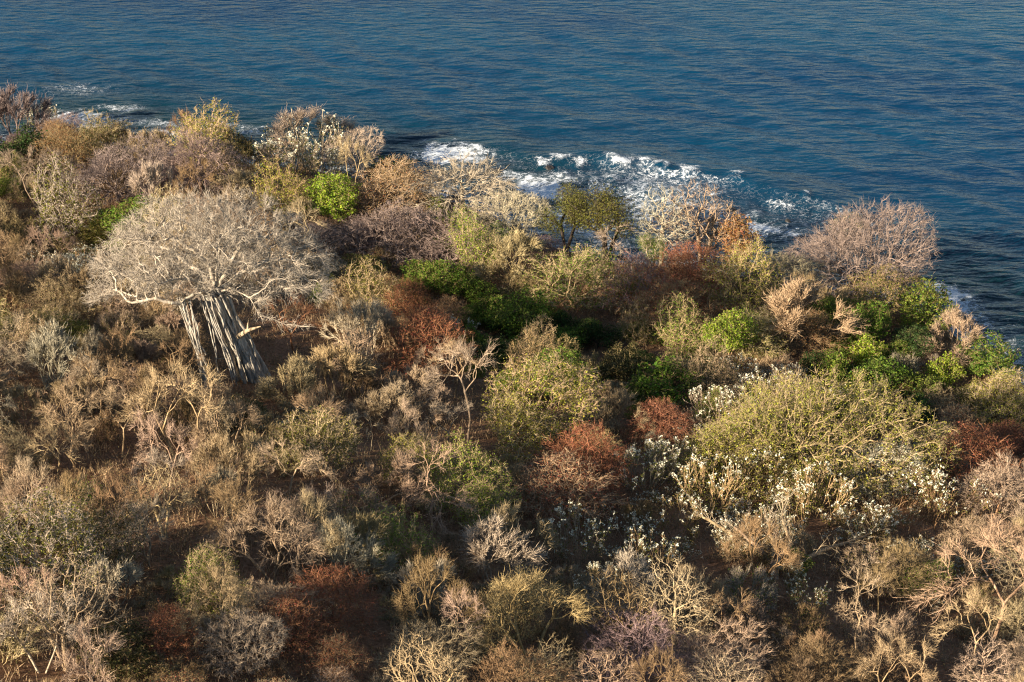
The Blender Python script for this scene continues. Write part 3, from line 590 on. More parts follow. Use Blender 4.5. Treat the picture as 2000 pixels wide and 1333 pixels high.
# ------------------------------------------------------------------ trees and shrubs one can point to
# (form, name, crown centre x, top y, crown width in photo px, height/width, leaf, bark, label)
T, S = 'tree', 'shrub'
HERO = [
 # along the water
 ('broom0','bare_shrub',30,182,130,.75,None,'purple','grey brown bare shrub on the rocky point, white blossom behind its top'),
 ('plum1','flowering_shrub',75,183,75,.75,'olive','grey','small white flowering shrub crowning the rocky point'),
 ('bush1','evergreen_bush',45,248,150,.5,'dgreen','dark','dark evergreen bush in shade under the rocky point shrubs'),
 ('rust1','russet_bush',120,254,120,.7,'orange','brown','orange brown bush beside the olive bush near the rocky point'),
 ('sparse0','olive_bush',190,244,90,.8,'olive','tan','olive green bush at the waterline between russet bush and tan scrub'),
 ('broom2','bare_shrub',280,262,95,.7,'tan','tan','tan twiggy shrub at the waterline next to the olive bush'),
 ('dome1','bare_tree',225,274,160,.85,None,'purple','purplish bare tree with fanned branches, behind the pale dead bush'),
 ('dome0','bare_tree',385,262,180,.75,None,'purple','broad purplish bare tree between olive crowned tree and the fig'),
 ('sparse1','olive_tree',400,232,130,.8,'yellow','tan','yellowish olive tree at the waterline with a pale twiggy top'),
 ('broom1','dead_bush',425,224,60,1.0,None,'pale','pale twiggy bush sticking out above the yellowish olive tree'),
 ('bush0','green_bush',462,272,80,.8,'dolive','brown','dark olive bush at the waterline beside the white blossom tree'),
 ('broom1','dead_bush',300,332,110,.9,None,'pale','pale dead bush in front of the purplish fan shaped tree'),
 ('open1','bare_tree',70,300,140,.9,None,'grey','grey bare tree over dark scrub near the rocky point'),
 ('sparse2','olive_tree',115,345,140,.95,'olive','pale','thin olive leaved tree with pale forked trunk above the shady hollow'),
 ('bush2','green_bush',275,392,120,.6,'green','brown','green bush tucked behind the fig crown'),
 ('bush3','green_bush',235,455,90,.6,'mgreen','brown','light green bush brushing the fig crown edge'),
 ('open2','flowering_tree',610,222,200,.6,None,'grey','grey leafless tree dotted with small white blossoms over the surf'),
 ('plum0','flowering_tree',600,226,150,.7,'olive','grey','sparse white blossom tree standing tall against the blue sea'),
 ('plum2','flowering_shrub',560,280,150,.55,'olive','grey','shrub covered in dense cream blossom below the tall blossom tree'),
 ('plum0','flowering_shrub',625,290,110,.55,'olive','grey','cream blossomed shrub next to the densest blossom shrub'),
 ('dome2','bare_tree',690,252,115,.75,None,'pale','arching pale bare tree over the water beside the blossom tree'),
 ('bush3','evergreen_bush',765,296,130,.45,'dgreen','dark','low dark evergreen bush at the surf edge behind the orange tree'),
 ('rust0','russet_tree',768,322,150,.8,'orange','tan','orange brown feathery tree beside the bright lime tree'),
 ('bush0','lime_tree',646,352,108,.75,'lime','tan','bright lime green dense round tree beside the orange tree'),
 ('sparse1','olive_bush',548,350,115,.7,'yellow','tan','yellow olive bush below the cream blossomed shrubs'),
 ('broom0','bare_shrub',460,345,110,.6,'olive','tan','tan scrubby bush right behind the fig crown top'),
 ('dome0','bare_tree',900,318,235,.52,None,'pale','wide pale bare tree spreading above the breaking surf'),
 ('dome2','bare_tree',1000,385,150,.6,None,'pale','pale bare tree with drooping limbs over the little cove'),
 ('sparse2','leafy_bush',965,450,95,.5,'lime','pale','lime leaved low branches under the drooping pale tree by the cove'),
 ('bush1','green_bush',850,380,72,.8,'lime','tan','small bright green bush under the wide pale surf tree'),
 ('acacia1','olive_tree',1108,360,125,1.2,'olive','dark','slender dark stemmed olive tree leaning at the cove'),
 ('acacia0','olive_tree',1188,362,178,.92,'olive','dark','clumpy dark olive tree on twin black trunks at the cove'),
 ('open0','bare_tree',1205,445,90,.9,None,'pale','small crooked white limbed tree leaning before the clumpy olive tree'),
 ('tall0','bare_tree',1296,392,122,1.2,None,'pale','pale forked tree with white limbs and green leaves below it'),
 ('tall1','bare_tree',1376,384,138,1.15,None,'pink','tall pale pinkish bare tree rising against the surf'),
 ('acacia1','green_bush',1278,458,85,.9,'mgreen','pale','fresh green bush at the foot of the pale forked tree'),
 ('open2','bare_tree',1402,425,80,1.4,None,'dark','dark trunked thin bare tree behind the russet bush'),
 ('rust1','russet_tree',1345,486,150,.75,'rust','red','brick red feathery tree in front of the tall pale pinkish tree'),
 ('rust2','russet_bush',1320,560,170,.55,'rust','brown','dull red bush in half shade below the brick red tree'),
 ('column0','vine_tree',1443,428,75,1.7,'orange','tan','columnar yellow brown vine covered tree'),
 ('sparse0','vine_tree',1460,512,120,.9,'yellow','tan','yellow green vine draped tree below the columnar vine tree'),
 ('dome1','bare_tree',1545,490,140,.75,None,'grey','grey tangled bare tree beside the big purplish shore tree'),
 ('sparse1','green_tree',1640,386,115,.6,'mgreen','brown','green leafed treetop peeking out behind the big purplish shore tree'),
 ('shore0','bare_tree',1682,392,262,.75,None,'purple','big purplish bare dome shaped tree on the shore'),
 ('sparse2','olive_tree',1720,545,150,.6,'olive','brown','olive brown tree in front of the big purplish shore tree'),
 ('bush2','green_bush',1800,572,120,.7,'mgreen','brown','light green bush by the white surf at the point'),
 ('broom2','tan_bush',1570,578,190,.6,'tan','tan','wide tan and russet bush below the grey tangled tree'),
 ('rust2','russet_bush',1585,615,120,.6,'orange','brown','orange tinted bush within the wide tan bush'),
 ('bush0','green_bush',1688,610,90,.9,'green','brown','leaf green bush behind the pale green bush'),
 ('bush3','green_bush',1700,652,95,.8,'lime','tan','pale green bush beside the bright round green bush'),
 ('bush1','green_bush',1627,680,110,.9,'mgreen','brown','bright round green bush above the white blossom shrubs'),
 ('bush2','evergreen_bush',1725,718,115,.75,'green','dark','deep green bush with russet patch beside the bright round bush'),
 ('rust0','russet_bush',1765,745,70,.8,'rust','brown','small russet bush next to the deep green bush'),
 ('broom1','bare_shrub',1870,628,130,.7,None,'pink','pinkish bare shrub overhanging the foam at the point'),
 ('bush0','green_bush',1940,683,110,.6,'green','brown','green bush on the edge of the point above the water'),
 ('bush3','green_bush',1850,688,95,.8,'lime','tan','yellow green leafy bush beneath the pinkish bare shrub'),
 ('sparse0','tan_bush',1965,752,120,.8,'yellow','tan','tan and yellow arching bush on the slope of the point'),
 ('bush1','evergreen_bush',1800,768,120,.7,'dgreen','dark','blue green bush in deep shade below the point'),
 # middle slope
 ('dome0','bare_tree',750,405,230,.55,None,'purple','dusky bare tree in the shadow of the fig'),
 ('dome1','bare_tree',870,430,210,.55,None,'purple','dusky brown bare tree between the fig shadow and yellow tipped tree'),
 ('sparse1','yellow_tree',930,452,115,.9,'lime','tan','thin tree with yellow green leaf tips on tan stems'),
 ('broom0','bare_shrub',1005,468,145,.65,None,'tan','tan bare shrub next to the tree with yellow green tips'),
 ('rust1','russet_bush',1060,468,100,.6,'rust','purple','dark reddish bush at the edge of the cove'),
 ('sparse0','green_tree',1125,520,155,.6,'mgreen','tan','light olive green tree facing the cove'),
 ('rust2','russet_tree',1245,508,130,.9,'rust','purple','dark red brown tree between light olive tree and brick red tree'),
 ('bush2','green_bush',850,522,105,.65,'green','brown','vivid green bush on top of the russet thicket'),
 ('sparse2','olive_bush',725,535,130,.7,'olive','tan','olive bush between the fig and the russet thicket'),
 ('rust0','russet_tree',800,558,105,1.1,'rust','red','red brown tree next to the vivid green bush'),
 ('rust1','russet_tree',835,618,165,.75,'rust','red','wide red brown thicket tree below the vivid green bush'),
 ('rust2','russet_bush',785,625,60,1.2,'orange','tan','ochre bush at the edge of the wide red brown tree'),
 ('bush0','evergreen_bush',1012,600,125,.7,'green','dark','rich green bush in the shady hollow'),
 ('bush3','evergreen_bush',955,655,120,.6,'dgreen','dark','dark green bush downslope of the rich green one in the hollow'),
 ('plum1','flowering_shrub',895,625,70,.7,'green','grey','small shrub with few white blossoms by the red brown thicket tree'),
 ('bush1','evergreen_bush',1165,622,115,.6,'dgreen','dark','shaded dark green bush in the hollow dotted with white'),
 ('sparse1','olive_bush',1236,620,75,.9,'olive','tan','small round olive bush at the rim of the hollow'),
 ('sparse2','olive_tree',1335,608,130,.8,'mgreen','tan','olive green twiggy tree beside the lime leaved tree'),
 ('bush2','lime_tree',1435,622,92,1.05,'lime','tan','lime leaved upright tree between olive twiggy tree and tan bush'),
 ('bush3','vine_mound',1300,705,185,.45,'green','brown','bright green vine mound over scrub below the olive trees'),
 ('bush0','vine_mound',1085,698,130,.75,'green','brown','green vine mound wrapped over a dead stump tree'),
 ('bush1','evergreen_bush',1185,700,100,.5,'dgreen','dark','dark low bush between the two vine mounds'),
 ('plum0','flowering_shrub',1510,740,150,.55,'dolive','grey','round shrub thick with white blossom behind the big yellow green tree'),
 ('plum1','flowering_shrub',1620,755,100,.6,'dolive','grey','white blossom shrub at the foot of the bright round green bush'),
 ('plum2','flowering_shrub',1395,770,130,.65,'dolive','grey','leggy white blossom shrub beside the dark rust bush'),
 ('rust0','russet_bush',1290,793,110,.7,'rust','red','dark rust bush beside the leggy white blossom shrub'),
 ('broom2','tan_bush',1210,782,115,.7,'tan','tan','tan bush beside the dark rust bush'),
 ('rust1','russet_tree',1900,848,180,.6,'rust','red','brick red flat topped tree at the slope edge'),
 ('rust2','russet_tree',1975,832,100,.7,'rust','red','reddish tree next to the brick red flat topped tree'),
 ('dome0','bare_tree',1965,905,170,.8,None,'pink','pale beige twiggy tree below the brick red flat topped tree'),
 ('sparse0','yellow_tree',1060,742,180,.7,'yellow','tan','yellow green vine hung tree below the green vine mound'),
 ('sparse2','yellow_tree',1010,800,150,.6,'yellow','tan','low yellow green leafy tree beside the grey forked tree'),
 ('open0','bare_tree',910,690,170,1.25,None,'grey','grey forked dead tree with three trunks on open litter'),
 ('open3','bare_tree',870,800,120,.9,None,'grey','crooked low bare tree by the three trunked dead tree'),
 ('rust0','russet_tree',1150,848,150,.9,'rust','red','rust red tree beside the tan bush on the slope'),
 ('rust2','russet_tree',1095,905,190,.65,'rust','tan','wide tan and rust tree below the rust red tree'),
 ('sparse1','olive_tree',625,825,165,.75,'olive','tan','flat topped olive leaved tree on a leaning trunk over open litter'),
 ('sparse0','yellow_tree',905,890,130,.8,'lime','tan','thin tree with scattered yellow green leaves on open litter'),
 ('sparse2','yellow_tree',935,960,120,.7,'lime','tan','low lime leafed sapling tree over the open litter'),
 ('broom0','pale_bush',100,655,135,.95,None,'pale','tall pale straw coloured broom bush on the slope below the fig'),
 ('broom1','pale_bush',172,662,80,1.0,None,'pale','narrow straw coloured bush beside the tall pale broom bush'),
 ('broom2','pale_bush',700,600,135,.95,None,'pale','pale beige broom bush between the fig trunk and red brown trees'),
 ('broom0','pale_bush',650,690,150,.7,None,'tan','wide beige bush below the pale broom bush by the fig'),
 ('broom1','pale_bush',570,720,130,.65,None,'tan','beige bush against the foot of the fig trunk'),
 ('broom1','pale_bush',675,1035,160,.75,None,'pale','very pale round broom bush on the lower slope'),
 ('broom2','pale_bush',835,1112,120,.8,None,'pale','small pale broom bush with fanned twigs'),
 ('broom0','pale_bush',970,1040,180,.7,None,'pale','pale antler branched bush near white blossom shrubs'),
 ('open1','bare_tree',340,735,190,1.15,None,'tan','forked tan bare tree with stout trunk on the open slope'),
 ('open2','bare_tree',520,985,200,.95,None,'pink','spreading pinkish bare tree with several crooked trunks'),
 ('open0','bare_tree',850,905,190,.9,None,'pink','leaning pinkish tree with long low limbs on open litter'),
 ('open3','bare_tree',225,775,130,1.1,None,'tan','curved trunk tan bare tree near the forked tan tree'),
 ('open2','bare_tree',440,770,130,1.3,None,'pink','slim pinkish bare tree casting shadow streaks on the litter'),
 ('open1','bare_tree',130,790,170,.9,None,'tan','leaning tan bare tree below the tall pale broom bush'),
 ('open0','bare_tree',560,880,150,.9,None,'pink','crooked bare tree beside the flat topped olive tree'),
 ('open3','bare_tree',570,590,110,1.2,None,'red','small reddish bare tree in the shade beside the fig trunk'),
 # lower slope
 ('plum0','flowering_shrub',1130,1008,150,.7,'olive','grey','white blossom shrub under the wide tan and rust tree'),
 ('plum1','flowering_shrub',1265,1045,140,.7,'olive','brown','white blossom shrub next to the pale antler branched thicket'),
 ('plum2','flowering_shrub',1270,880,140,.7,'olive','grey','olive shrub with scattered white blossom near the rust red tree'),
 ('plum0','flowering_shrub',1390,915,150,.7,'olive','brown','white blossom shrub at the edge of the big yellow green tree'),
 ('plum1','flowering_shrub',1490,900,150,.6,'olive','brown','white blossom shrub under the big yellow green tree'),
 ('plum2','flowering_shrub',1600,935,170,.6,'olive','brown','wide white blossom shrub behind the broken tree'),
 ('plum0','flowering_shrub',1760,895,160,.65,'olive','brown','white blossom shrub beside the bare limbs of the yellow green tree'),
 ('plum1','flowering_shrub',1860,940,150,.7,'olive','brown','white blossom shrub beside the pale beige twiggy tree'),
 ('plum2','flowering_shrub',1690,1000,140,.6,'olive','brown','brownish shrub with white blossoms over the dark hollow'),
 ('plum1','flowering_shrub',1330,980,130,.7,'olive','brown','greenish shrub with white blossom uphill of the broken tree'),
 ('spread0','yellow_tree',1545,780,385,.48,'yellow','tan','big spreading yellow green tree above the white blossom shrubs'),
 ('dome1','bare_tree',1720,862,190,.6,None,'pale','grey beige spreading tree beside the big yellow green tree'),
 ('sparse2','yellow_tree',1405,850,140,.6,'yellow','tan','yellowish skirt tree at the flank of the big yellow green tree'),
 ('sparse0','green_tree',85,1040,220,.7,'olive','pale','olive green leafy tree on thin white trunks'),
 ('sparse1','green_tree',215,1045,150,.75,'dolive','grey','dark olive leafy tree beside the white trunked one'),
 ('broom2','pale_bush',205,1105,120,.9,None,'pale','pale bush with white forked stems below the olive leafy trees'),
 ('rust1','russet_bush',328,1196,115,1.0,'rust','red','fiery rust red narrow bush on the lower slope'),
 ('rust0','russet_bush',640,1130,170,.7,'rust','red','rust red bush below the very pale round bush'),
 ('rust2','russet_bush',560,1175,150,.8,'rust','red','faded rust bush beside the spreading pinkish tree'),
 ('open1','bare_tree',65,1180,170,1.0,None,'pale','pale bare tree with a white trunk in the lower scrub'),
 ('dome2','bare_tree',470,1215,170,.7,None,'grey','grey pale twiggy tree between two rust red bushes'),
 ('sparse2','olive_bush',420,1110,150,.65,'olive','tan','olive tan bush with a bent white stem'),
 ('open3','bare_tree',1960,1060,270,1.0,None,'pink','large pinkish bare tree with thick limbs on the lower slope'),
 ('open0','bare_tree',1690,1150,150,1.1,None,'pink','slender bare tree with a thin forked trunk in the scrub'),
 ('broom1','pale_bush',1230,1110,150,.75,None,'pale','pale grey twiggy bush below the white blossom shrubs'),
 ('open2','bare_tree',1040,1150,230,.85,None,'gold','golden limbed bare tree with crooked branches'),
 ('dome0','bare_tree',1250,1215,230,.6,None,'purple','pinkish grey tangled tree below the pale grey twiggy bush'),
 ('dome1','bare_tree',1390,1240,200,.6,None,'pink','beige tangled tree beside the pinkish grey tangled one'),
 ('sparse1','green_bush',1810,1110,110,.6,'lime','tan','light green bush with a few white blossoms near the large pinkish tree'),
 ('bush0','green_bush',225,1240,150,.5,'dolive','brown','dark green low bush next to the fiery rust red bush'),
 ('dome1','bare_tree',830,1230,190,.6,None,'tan','tan tangled tree below the small pale broom bush'),
 ('open1','bare_tree',280,1000,160,.85,None,'grey','dead bare tree with broken dark limbs beside the dark olive tree'),
]
for key, name, cx, yt, wpx, hr, fo, bk, label in HERO:
    xy, width = site(cx, yt, wpx, hr)
    cat = 'tree' if name.endswith('tree') else 'vine' if name.endswith('mound') else 'bush' if name.endswith('bush') else 'shrub'
    if fo is None: fo = 'dolive'
    plant(key, name, xy, width, hr, fo, bk, label, cat)

# ------------------------------------------------------------------ broken tree and fallen logs (hand-laid limbs)
def log_thing(name, label, pieces, color, cat):
    """pieces: part name, list of (u, v, metres above ground, radius)"""
    first = pieces[0][1][0]; b, _ = ground_at(first[0], first[1], first[2]); bz = float(terrain(*b))
    root = bpy.data.objects.new(name, None); COL.objects.link(root); root.location = (b[0], b[1], bz); tag(root, label, cat)
    rng = np.random.default_rng(int(b[0]*10) % 97 + 3)
    for pn, pts in pieces:
        W3 = []
        for u, v, up, r in pts:
            q, _ = ground_at(u, v, up); W3.append((q[0]-b[0], q[1]-b[1], float(terrain(*q))+up-bz, r))
        W3 = np.array(W3); n = 4*(len(W3)-1); tt = np.linspace(0, len(W3)-1, n+1); Q = np.stack([np.interp(tt, range(len(W3)), W3[:,k]) for k in range(4)], 1)
        Q[1:-1,:3] += rng.normal(0, .05, (n-1, 3)); P = Q[:,:3]; par = np.arange(-1, n); r = Q[:,3]
        V, F = tubes(P, par, r, par >= 0); cap = len(V)
        link(pn, mesh_np(pn, V, [(F, 0)], True, [BARK]), root, color=jitcol(color))
        if pn == 'limb':                                    # thin side branches on every limb
            k = np.repeat(np.arange(2, n+1), 6); B = P[k]; d = nrm(nrm(P[k]-P[k-1])*.7 + rng.normal(0, .6, (len(k), 3)) + np.array([0, 0, .25]))
            V, q, t, Tt, _ = ribbons(B, d, rng.uniform(.8, 2.2, len(k)), .05, rng); k2 = np.repeat(np.arange(len(k)), 4)
            V2, q2, t2, _, _ = ribbons(B[k2]+(Tt[k2]-B[k2])*rng.uniform(.3, .9, (len(k2), 1)), nrm(d[k2]+rng.normal(0, .6, (len(k2), 3))), rng.uniform(.3, .9, len(k2)), .03, rng)
            link('crown', mesh_np('log_twig', np.concatenate([V, V2]), [(np.concatenate([q, q2+len(V)]), 0), (np.concatenate([t, t2+len(V)]), 0)], False, [TWIG]), root, color=jitcol(BK['grey']))
    return root
log_thing('broken_tree', 'broken low tree with splayed split limbs over a dark hollow', [
    ('trunk', [(1515,1135,-.3,.42),(1512,1118,.3,.38),(1508,1100,.9,.34)]),
    ('limb', [(1508,1100,.9,.30),(1470,1072,1.6,.26),(1430,1045,2.6,.22),(1372,1010,3.8,.12)]),
    ('limb', [(1508,1100,.9,.28),(1480,1068,2.2,.22),(1434,1030,3.4,.13)]),
    ('limb', [(1512,1110,.7,.30),(1560,1098,1.3,.26),(1620,1072,1.9,.2),(1690,1048,2.6,.12),(1720,1030,3.0,.05)]),
    ('limb', [(1508,1100,.9,.25),(1512,1060,2.6,.2),(1500,1020,4.2,.1)]),
    ('limb', [(1512,1105,.9,.25),(1545,1060,2.4,.2),(1530,1022,4.0,.12),(1528,980,5.6,.08)])], (.42,.30,.19), 'tree')
log_thing('fallen_log', 'long grey log lying across the litter below the fig', [('trunk', [(440,850,.25,.10),(490,838,.3,.2),(540,832,.35,.25),(600,815,.35,.22),(650,812,.3,.1)])], BK['grey'], 'log')
log_thing('fallen_log', 'pale short log among the scrub at the fig foot', [('trunk', [(420,700,.8,.1),(470,706,.9,.18),(520,716,.8,.12)])], BK['pale'], 'log')
log_thing('fallen_branch', 'forked fallen branch on open litter by the leaning pinkish tree', [('trunk', [(690,1000,.2,.18),(740,985,.4,.14),(800,955,.7,.08)])], BK['tan'], 'log')
log_thing('dead_snag', 'split reddish snag standing in the blossom shrubs near the pale beige tree', [('trunk', [(1935,1030,-.3,.22),(1945,1005,2.0,.17),(1952,985,3.6,.08)])], (.45,.27,.15), 'snag')

# ------------------------------------------------------------------ filler shrubs of the thicket
ZONE = ["uoubywbbbbbbbbbbbbbb",   # 200
        "ouuuoobrpbbubbbuuoob",   # 300
        "oogbbbuuuyuobroubbuo",   # 400
        "bwbbboorgbooorybooog",   # 500
        "oobbbbprrgggggyrggpb",   # 600
        "ppbbbppbbgoogowwggoo",   # 700
        "pbbbnonnnyypowyyybrr",   # 800
        "bbnnnnnnynrrwwwwwwww",   # 900
        "oobbbbponpwwwwwowwwp",   # 1000
        "opbooprobpbbwwowwbwb",   # 1100
        "bborbrrbbobbbbbbboob",   # 1200
        "bborbrrbbobbbbbbboob"]   # 1300
KIND = {'u': (('dome', 'broom', 'dome'), 'bare_shrub', None, 'purple', 'purplish bare shrub'), 'b': (('thicket', 'open', 'dome', 'open', 'broom', 'dome', 'tall'), 'bare_shrub', None, 'brown', 'leafless brown shrub'),
        'p': (('broom', 'dome', 'open'), 'pale_bush', None, 'tan', 'beige twiggy bush'), 'o': (('sparse', 'thicket', 'bush'), 'olive_bush', 'olive', 'tan', 'olive tinged scrub bush'),
        'y': (('sparse',), 'yellow_bush', 'yellow', 'tan', 'yellow green scrub bush'), 'r': (('rust',), 'russet_bush', 'rust', 'brown', 'russet scrub bush'),
        'g': (('bush',), 'green_bush', 'green', 'dark', 'green scrub bush'), 'w': (('plum', 'plum', 'plum', 'thicket'), 'flowering_shrub', 'olive', 'brown', 'shrub with scattered white blossoms'),
        'n': (('sapling', 'open', 'sapling', 'open', 'broom'), 'bare_sapling', None, 'pink', 'slender bare sapling')}
LAND = []
for (key, name, cx, yt, wpx, hr, fo, bk, label), (x, y, r, z) in zip(HERO, PLACED[1:]):
    LAND.append((x, y, label))
STOP = set('with beside below between behind in on at next over under above by to near from against right leaning standing rising spreading facing dotted peeking overhanging beneath downslope tucked brushing within crowning sticking joined casting thick covered wrapped of before and over fan'.split())
def short(lb):
    wds = lb.replace(',', '').split(); cut = next((i for i, wd in enumerate(wds) if i > 1 and wd in STOP), len(wds)); return ' '.join(wds[:cut])
USED = set(h[-1] for h in HERO)
LD = shore_d(np.array([a[0] for a in LAND]), np.array([a[1] for a in LAND]))
def candidates(look, px, py, ht):
    """true descriptions by the neighbours, the plainest first"""
    o = np.argsort((LXY[:,0]-px)**2 + (LXY[:,1]-py)**2)[:6]; me = float(shore_d(px, py)); out = []
    size = 'tall ' if ht > 4.6 else 'low ' if ht < 2.9 else ''
    for lk in (look, size + look):
        for a in range(4):
            A = short(LAND[o[a]][2]); v = LXY[o[a]]-np.array([px, py]); dd = float(np.hypot(*v))
            for b in range(a+1, 6):
                w = LXY[o[b]]-np.array([px, py])
                if v@w < 0: out.append(f'{lk} between the {A} and the {short(LAND[o[b]][2])}')
            out.append(f'{lk} ' + ('close beside' if dd < 3 else 'seaward of' if me < LD[o[a]]-1.5 else 'inland of' if me > LD[o[a]]+1.5 else 'level with') + f' the {A}')
    out = [c for c in out if len(c.split()) <= 16]
    return out
NV = {'broom': 3, 'thicket': 3, 'sparse': 3, 'bush': 4, 'rust': 3, 'plum': 3, 'sapling': 3, 'dome': 4, 'open': 4, 'tall': 2}
KEEP = [(385, 610, 560, 752), (860, 965, 760, 895)]                    # trunks standing clear of the scrub, as in the photo
fr = random.Random(21); heroes = list(PLACED); nfill = 0; step = 4.4
HDEP = [to_px((a, b, zz))[2] for a, b, r, zz in PLACED[1:]]
LXY = np.array([(a[0], a[1]) for a in LAND])
y = 82.0
while y < 300:
    x = -95.0 + fr.uniform(0, 4)
    while x < 85:
        px, py = x + fr.uniform(-1.7, 1.7), y + fr.uniform(-1.7, 1.7); x += step
        d = float(shore_d(px, py))
        if d < 3.0 or (d < 7 and to_px((px, py, 2))[0] > 1750) or (d < 6 and to_px((px, py, 2))[0] > 980) or (d < 9 and 1030 < to_px((px, py, 2))[0] < 1440): continue
        z = float(terrain(px, py)); u, v, dep = to_px((px, py, z+1.5))
        if u < -420 or u > 2080 or v > 1560 or v < 150: continue
        if any((px-a)**2 + (py-b)**2 < (.5*r)**2 for a, b, r, _ in heroes): continue
        vtop = to_px((px, py, z+4.4))[1]; low = False
        if any(abs(u-h[2]) < .55*h[4] and dep < hd and h[3] < vtop < h[3]+.72*h[4]*h[5]*.9 for h, hd in zip(HERO, HDEP)):
            if fr.random() < .45: continue
            low = True                                          # only low scrub in front of a plant that shows
        if u < -190 or v > 1420: continue
        vt = to_px((px, py, z+3.6))[1]
        if any(a0 < u < a1 and vt < b1 and v > b0 for a0, a1, b0, b1 in KEEP): continue
        c = ZONE[int(min(11, max(0, (v-200)//100)))][int(min(19, max(0, (u+fr.gauss(0, 30))//100)))]
        forms, name, fo, bk, look = KIND[c]
        if c == 'o' and v > 1000 and fr.random() < .4: forms, name, fo, bk, look = KIND['b']
        if c == 'b' and v > 760: forms = ('open', 'open', 'tall', 'broom', 'dome', 'sapling', 'thicket')
        form = fr.choice(forms); key = f'{form}{fr.randrange(NV[form])}'
        if form == 'thicket': look = look.replace('bush', 'thicket').replace('shrub', 'thicket')
        width = fr.uniform(3.6, 5.8)*(1.15 if form in ('broom', 'sparse') else 1); hr = {'broom': .75, 'thicket': .62, 'sparse': .75, 'dome': .66, 'open': 1.25, 'tall': 1.25, 'bush': .65, 'rust': .8, 'plum': .68, 'sapling': 1.45}[form]*fr.uniform(.85, 1.2)
        if form == 'sapling': width = fr.uniform(2.0, 3.6)
        if form == 'dome': width = fr.uniform(4.8, 7.5)
        if form in ('open', 'tall'): name, look, width = 'bare_tree', 'slim bare tree', fr.uniform(4.2, 6.5)
        if low:
            form = 'plum' if c == 'w' else 'bush' if c == 'g' else 'thicket'; key = f'{form}{fr.randrange(NV[form])}'; width = fr.uniform(3, 4); hr = .42; look = look.replace('slim bare tree', 'leafless brown shrub')
            name = KIND[c][1] if name == 'bare_tree' else name
            if form == 'thicket': look = look.replace('bush', 'thicket').replace('shrub', 'thicket'); name = 'bare_shrub' if fo is None else KIND[c][1]
            if c == 'n': look = 'leafless pinkish thicket'
        bk2 = fr.choice({'brown': ('brown', 'pink', 'tan', 'brown', 'pink'), 'tan': ('tan', 'gold', 'tan', 'grey'), 'purple': ('purple', 'purple', 'brown'), 'pink': ('pink', 'tan', 'grey'), 'dark': ('dark', 'brown')}[bk])
        fo2 = fr.choice({None: ('dolive', 'olive'), 'olive': ('olive', 'dolive', 'tan', 'mgreen'), 'yellow': ('yellow', 'olive', 'lime'), 'rust': ('rust', 'rust', 'orange'), 'green': ('green', 'dgreen', 'mgreen', 'green')}[fo])
        o2 = np.argsort((LXY[:,0]-px)**2 + (LXY[:,1]-py)**2)[:2]
        tone = {'brown': 'brown', 'grey': 'grey', 'tan': 'tan', 'pink': 'pinkish', 'pale': 'pale', 'purple': 'purplish', 'dark': 'dark', 'gold': 'golden'}[bk2]
        look2 = look.replace('purplish', tone).replace('brown', tone).replace('beige', tone) if fo is None else look
        if form in ('open', 'tall'): look2 = f'slim {tone} bare tree'
        if form == 'sapling': look2 = f'slender {tone} sapling'
        if width < 4.2 and form != 'sapling': look2 = 'small ' + look2
        label = None
        for cand in candidates(look2, px, py, hr*width):
            if cand not in USED: label = cand; break
        label = label or cand; USED.add(label)
        plant(key, name, (px, py), width, hr, fo2, bk2, label, name.split('_')[1], group='scrub filling the slope between the bigger trees')
        nfill += 1
    y += step
print('fillers', nfill, 'heroes', len(HERO))

# ------------------------------------------------------------------ undergrowth: nobody could count its stems
def undergrowth():
    rng = np.random.default_rng(44); N = 22000
    x = rng.uniform(-85, 75, N); yy = rng.uniform(88, 285, N); d = shore_d(x, yy); z = terrain(x, yy)
    dep = yy*CP - (z-H)*SP; u = 1000 + FPX*x/dep
    k = (d > 1.2) & (u > -150) & (u < 2100); x, yy, z = x[k], yy[k], z[k]
    n = 12; i = np.repeat(np.arange(len(x)), n); B = np.stack([x[i], yy[i], z[i]-.05], 1) + rng.normal(0, .4, (len(i), 3))*np.array([1, 1, 0])
    d = nrm(rng.normal(0, .45, (len(i), 3)) + np.array([0, 0, 1])); L = rng.uniform(.3, 1.5, len(i))*np.repeat(rng.uniform(.5, 1.3, len(x)), n)
    V, q, t, T, M = ribbons(B, d, L, .045, rng)
    me = mesh_np('undergrowth', V, [(q, 0), (t, 0)], False, [TWIG]); o = link('undergrowth', me, color=(.42, .29, .17))
    tag(o, 'dry brown stems and weeds covering the ground between the shrubs', 'undergrowth', kind='stuff')
    k = rng.choice(len(T), 60000, replace=False); C = T[k] + rng.normal(0, .15, (len(k), 3))
    V, F = leaves(C, .2, rng, .5, .6); o = link('ground_cover', mesh_np('ground_cover', V, [(F, 0)], False, [LEAF]), color=(.26, .19, .09))
    tag(o, 'sparse dry olive leaves of the weeds covering the ground', 'ground cover', kind='stuff')
undergrowth()

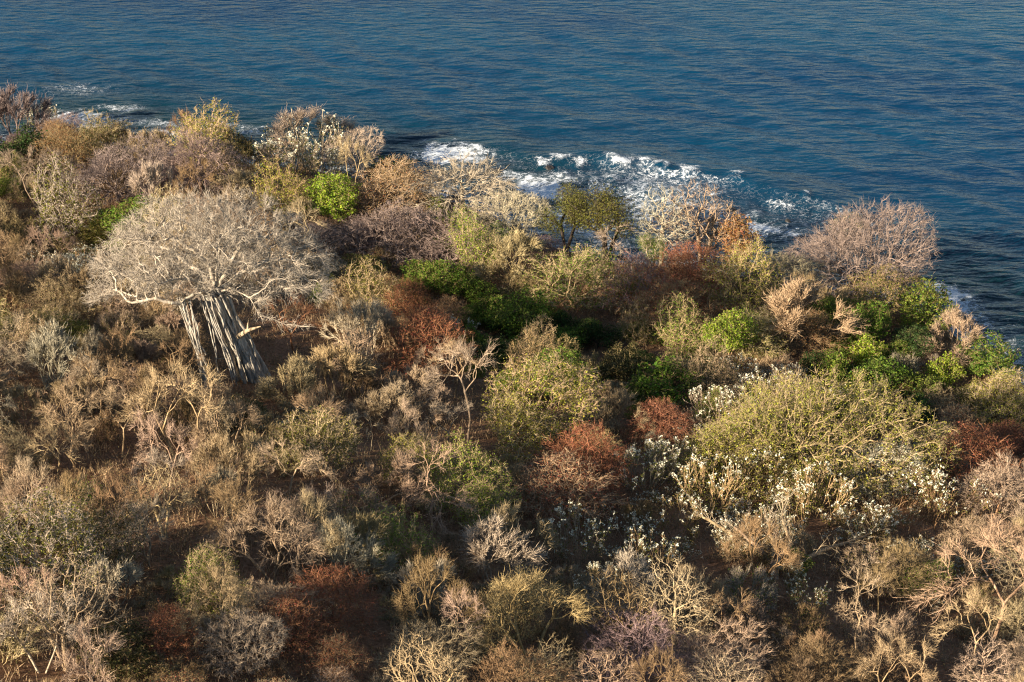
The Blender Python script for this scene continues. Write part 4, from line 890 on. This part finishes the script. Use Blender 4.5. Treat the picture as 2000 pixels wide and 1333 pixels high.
# ------------------------------------------------------------------ rocks in the surf
def rock(u, v, w, hr, label, seed):
    rng = np.random.default_rng(seed); c = sea_pt(u, v); r = w*.5*np.hypot(np.hypot(*c), H)/FPX
    import bmesh
    bm = bmesh.new(); bmesh.ops.create_icosphere(bm, subdivisions=4, radius=1); co = np.array([p.co[:] for p in bm.verts])
    ks = rng.normal(0, 1.6, (9, 3)); ph = rng.uniform(0, 6.28, 9); k2 = rng.normal(0, 5, (12, 3)); p2 = rng.uniform(0, 6.28, 12)
    f = 1 + .5*np.abs(np.sin(co@ks.T + ph)).mean(1) - .3 + .09*np.sin(co@k2.T + p2).sum(1)/3
    co = co*f[:,None]
    for _ in range(7):                                             # knock flat facets off
        nn_ = nrm(rng.normal(0, 1, 3)); s = co@nn_; lim = rng.uniform(.6, .85); co -= np.clip(s-lim, 0, None)[:,None]*nn_*.85
    co *= np.array([r, r*.8, r*hr])
    for p, q in zip(bm.verts, co): p.co = q
    me = bpy.data.meshes.new('rock'); bm.to_mesh(me); bm.free(); me.materials.append(ROCK)
    o = link('rock', me, loc=(c[0], c[1], r*hr*.15-.15), rot=(0, 0, rng.uniform(0, 6)))
    tag(o, label, 'rock', 'dark rocks along the waterline')
ROCKS = [(968,334,26,.5,'flat dark rock in foam off the wide pale surf tree'), (1072,328,26,.55,'dark rock beneath the broad breaking whitecap'), (1430,412,26,.7,'black rock awash off the tall pale pinkish tree'),
         (1868,616,18,1.1,'upright black rock standing in the surf at the point'), (1881,587,16,.5,'small flat black rock ringed by foam off the point'), (1905,616,14,.45,'low black rock seaward of the upright rock'),
         (1935,682,18,.5,'dark rock under the pinkish bare shrub at the point'), (1540,432,16,.6,'dark rock in foam beside the big purplish shore tree'), (1585,388,10,.5,'small rock poking out of the water behind the purplish tree'),
         (120,246,18,.7,'dark rock at the tip of the rocky point'), (132,250,14,.6,'small dark rock at the tip of the rocky point'), (108,240,14,.6,'black wave washed rock off the rocky point'), (142,246,12,.6,'outermost small rock of the rocky point'),
         (1010,452,26,.6,'shaded boulder under the drooping pale tree'), (1130,500,26,.6,'black boulder at the foot of the clumpy olive tree'), (1215,505,24,.6,'dark boulder on the cove edge'), (1680,575,24,.6,'boulder below the big purplish shore tree'), (1770,580,22,.6,'boulder by the surf below the light green bush')]
rr2 = random.Random(9); nb = [('wide pale surf tree', 880, 960), ('little cove', 1000, 1250), ('tall pale pinkish tree', 1300, 1420), ('columnar vine tree', 1440, 1530), ('big purplish shore tree', 1600, 1780), ('light green bush by the surf', 1790, 1850), ('pinkish bare shrub at the point', 1860, 1990), ('rocky point shrubs', 10, 170), ('tall blossom tree', 500, 700)]
for who, u0, u1 in nb:
    for k in range(int((u1-u0)/14)+2):
        u = rr2.uniform(u0, u1); v = float(np.interp(u, [p[0] for p in SHORE_PX], [p[1] for p in SHORE_PX])) + rr2.uniform(-12, 3); w = rr2.uniform(9, 24)
        lk = ('small ' if w < 14 else 'large ' if w > 19 else '') + ('flat ' if k % 3 == 0 else 'jagged ' if k % 3 == 1 else 'rounded ') + 'dark shore boulder'; c = sea_pt(u, v)
        lb = next((q for q in candidates(lk, c[0], c[1], 3.5) if q not in USED), lk + ' below the ' + who); USED.add(lb); ROCKS.append((u, v, w, rr2.uniform(.5, .8), lb))
for i, (u, v, w, hr, lb) in enumerate(ROCKS): rock(u, v, w, hr, lb, 300+i)
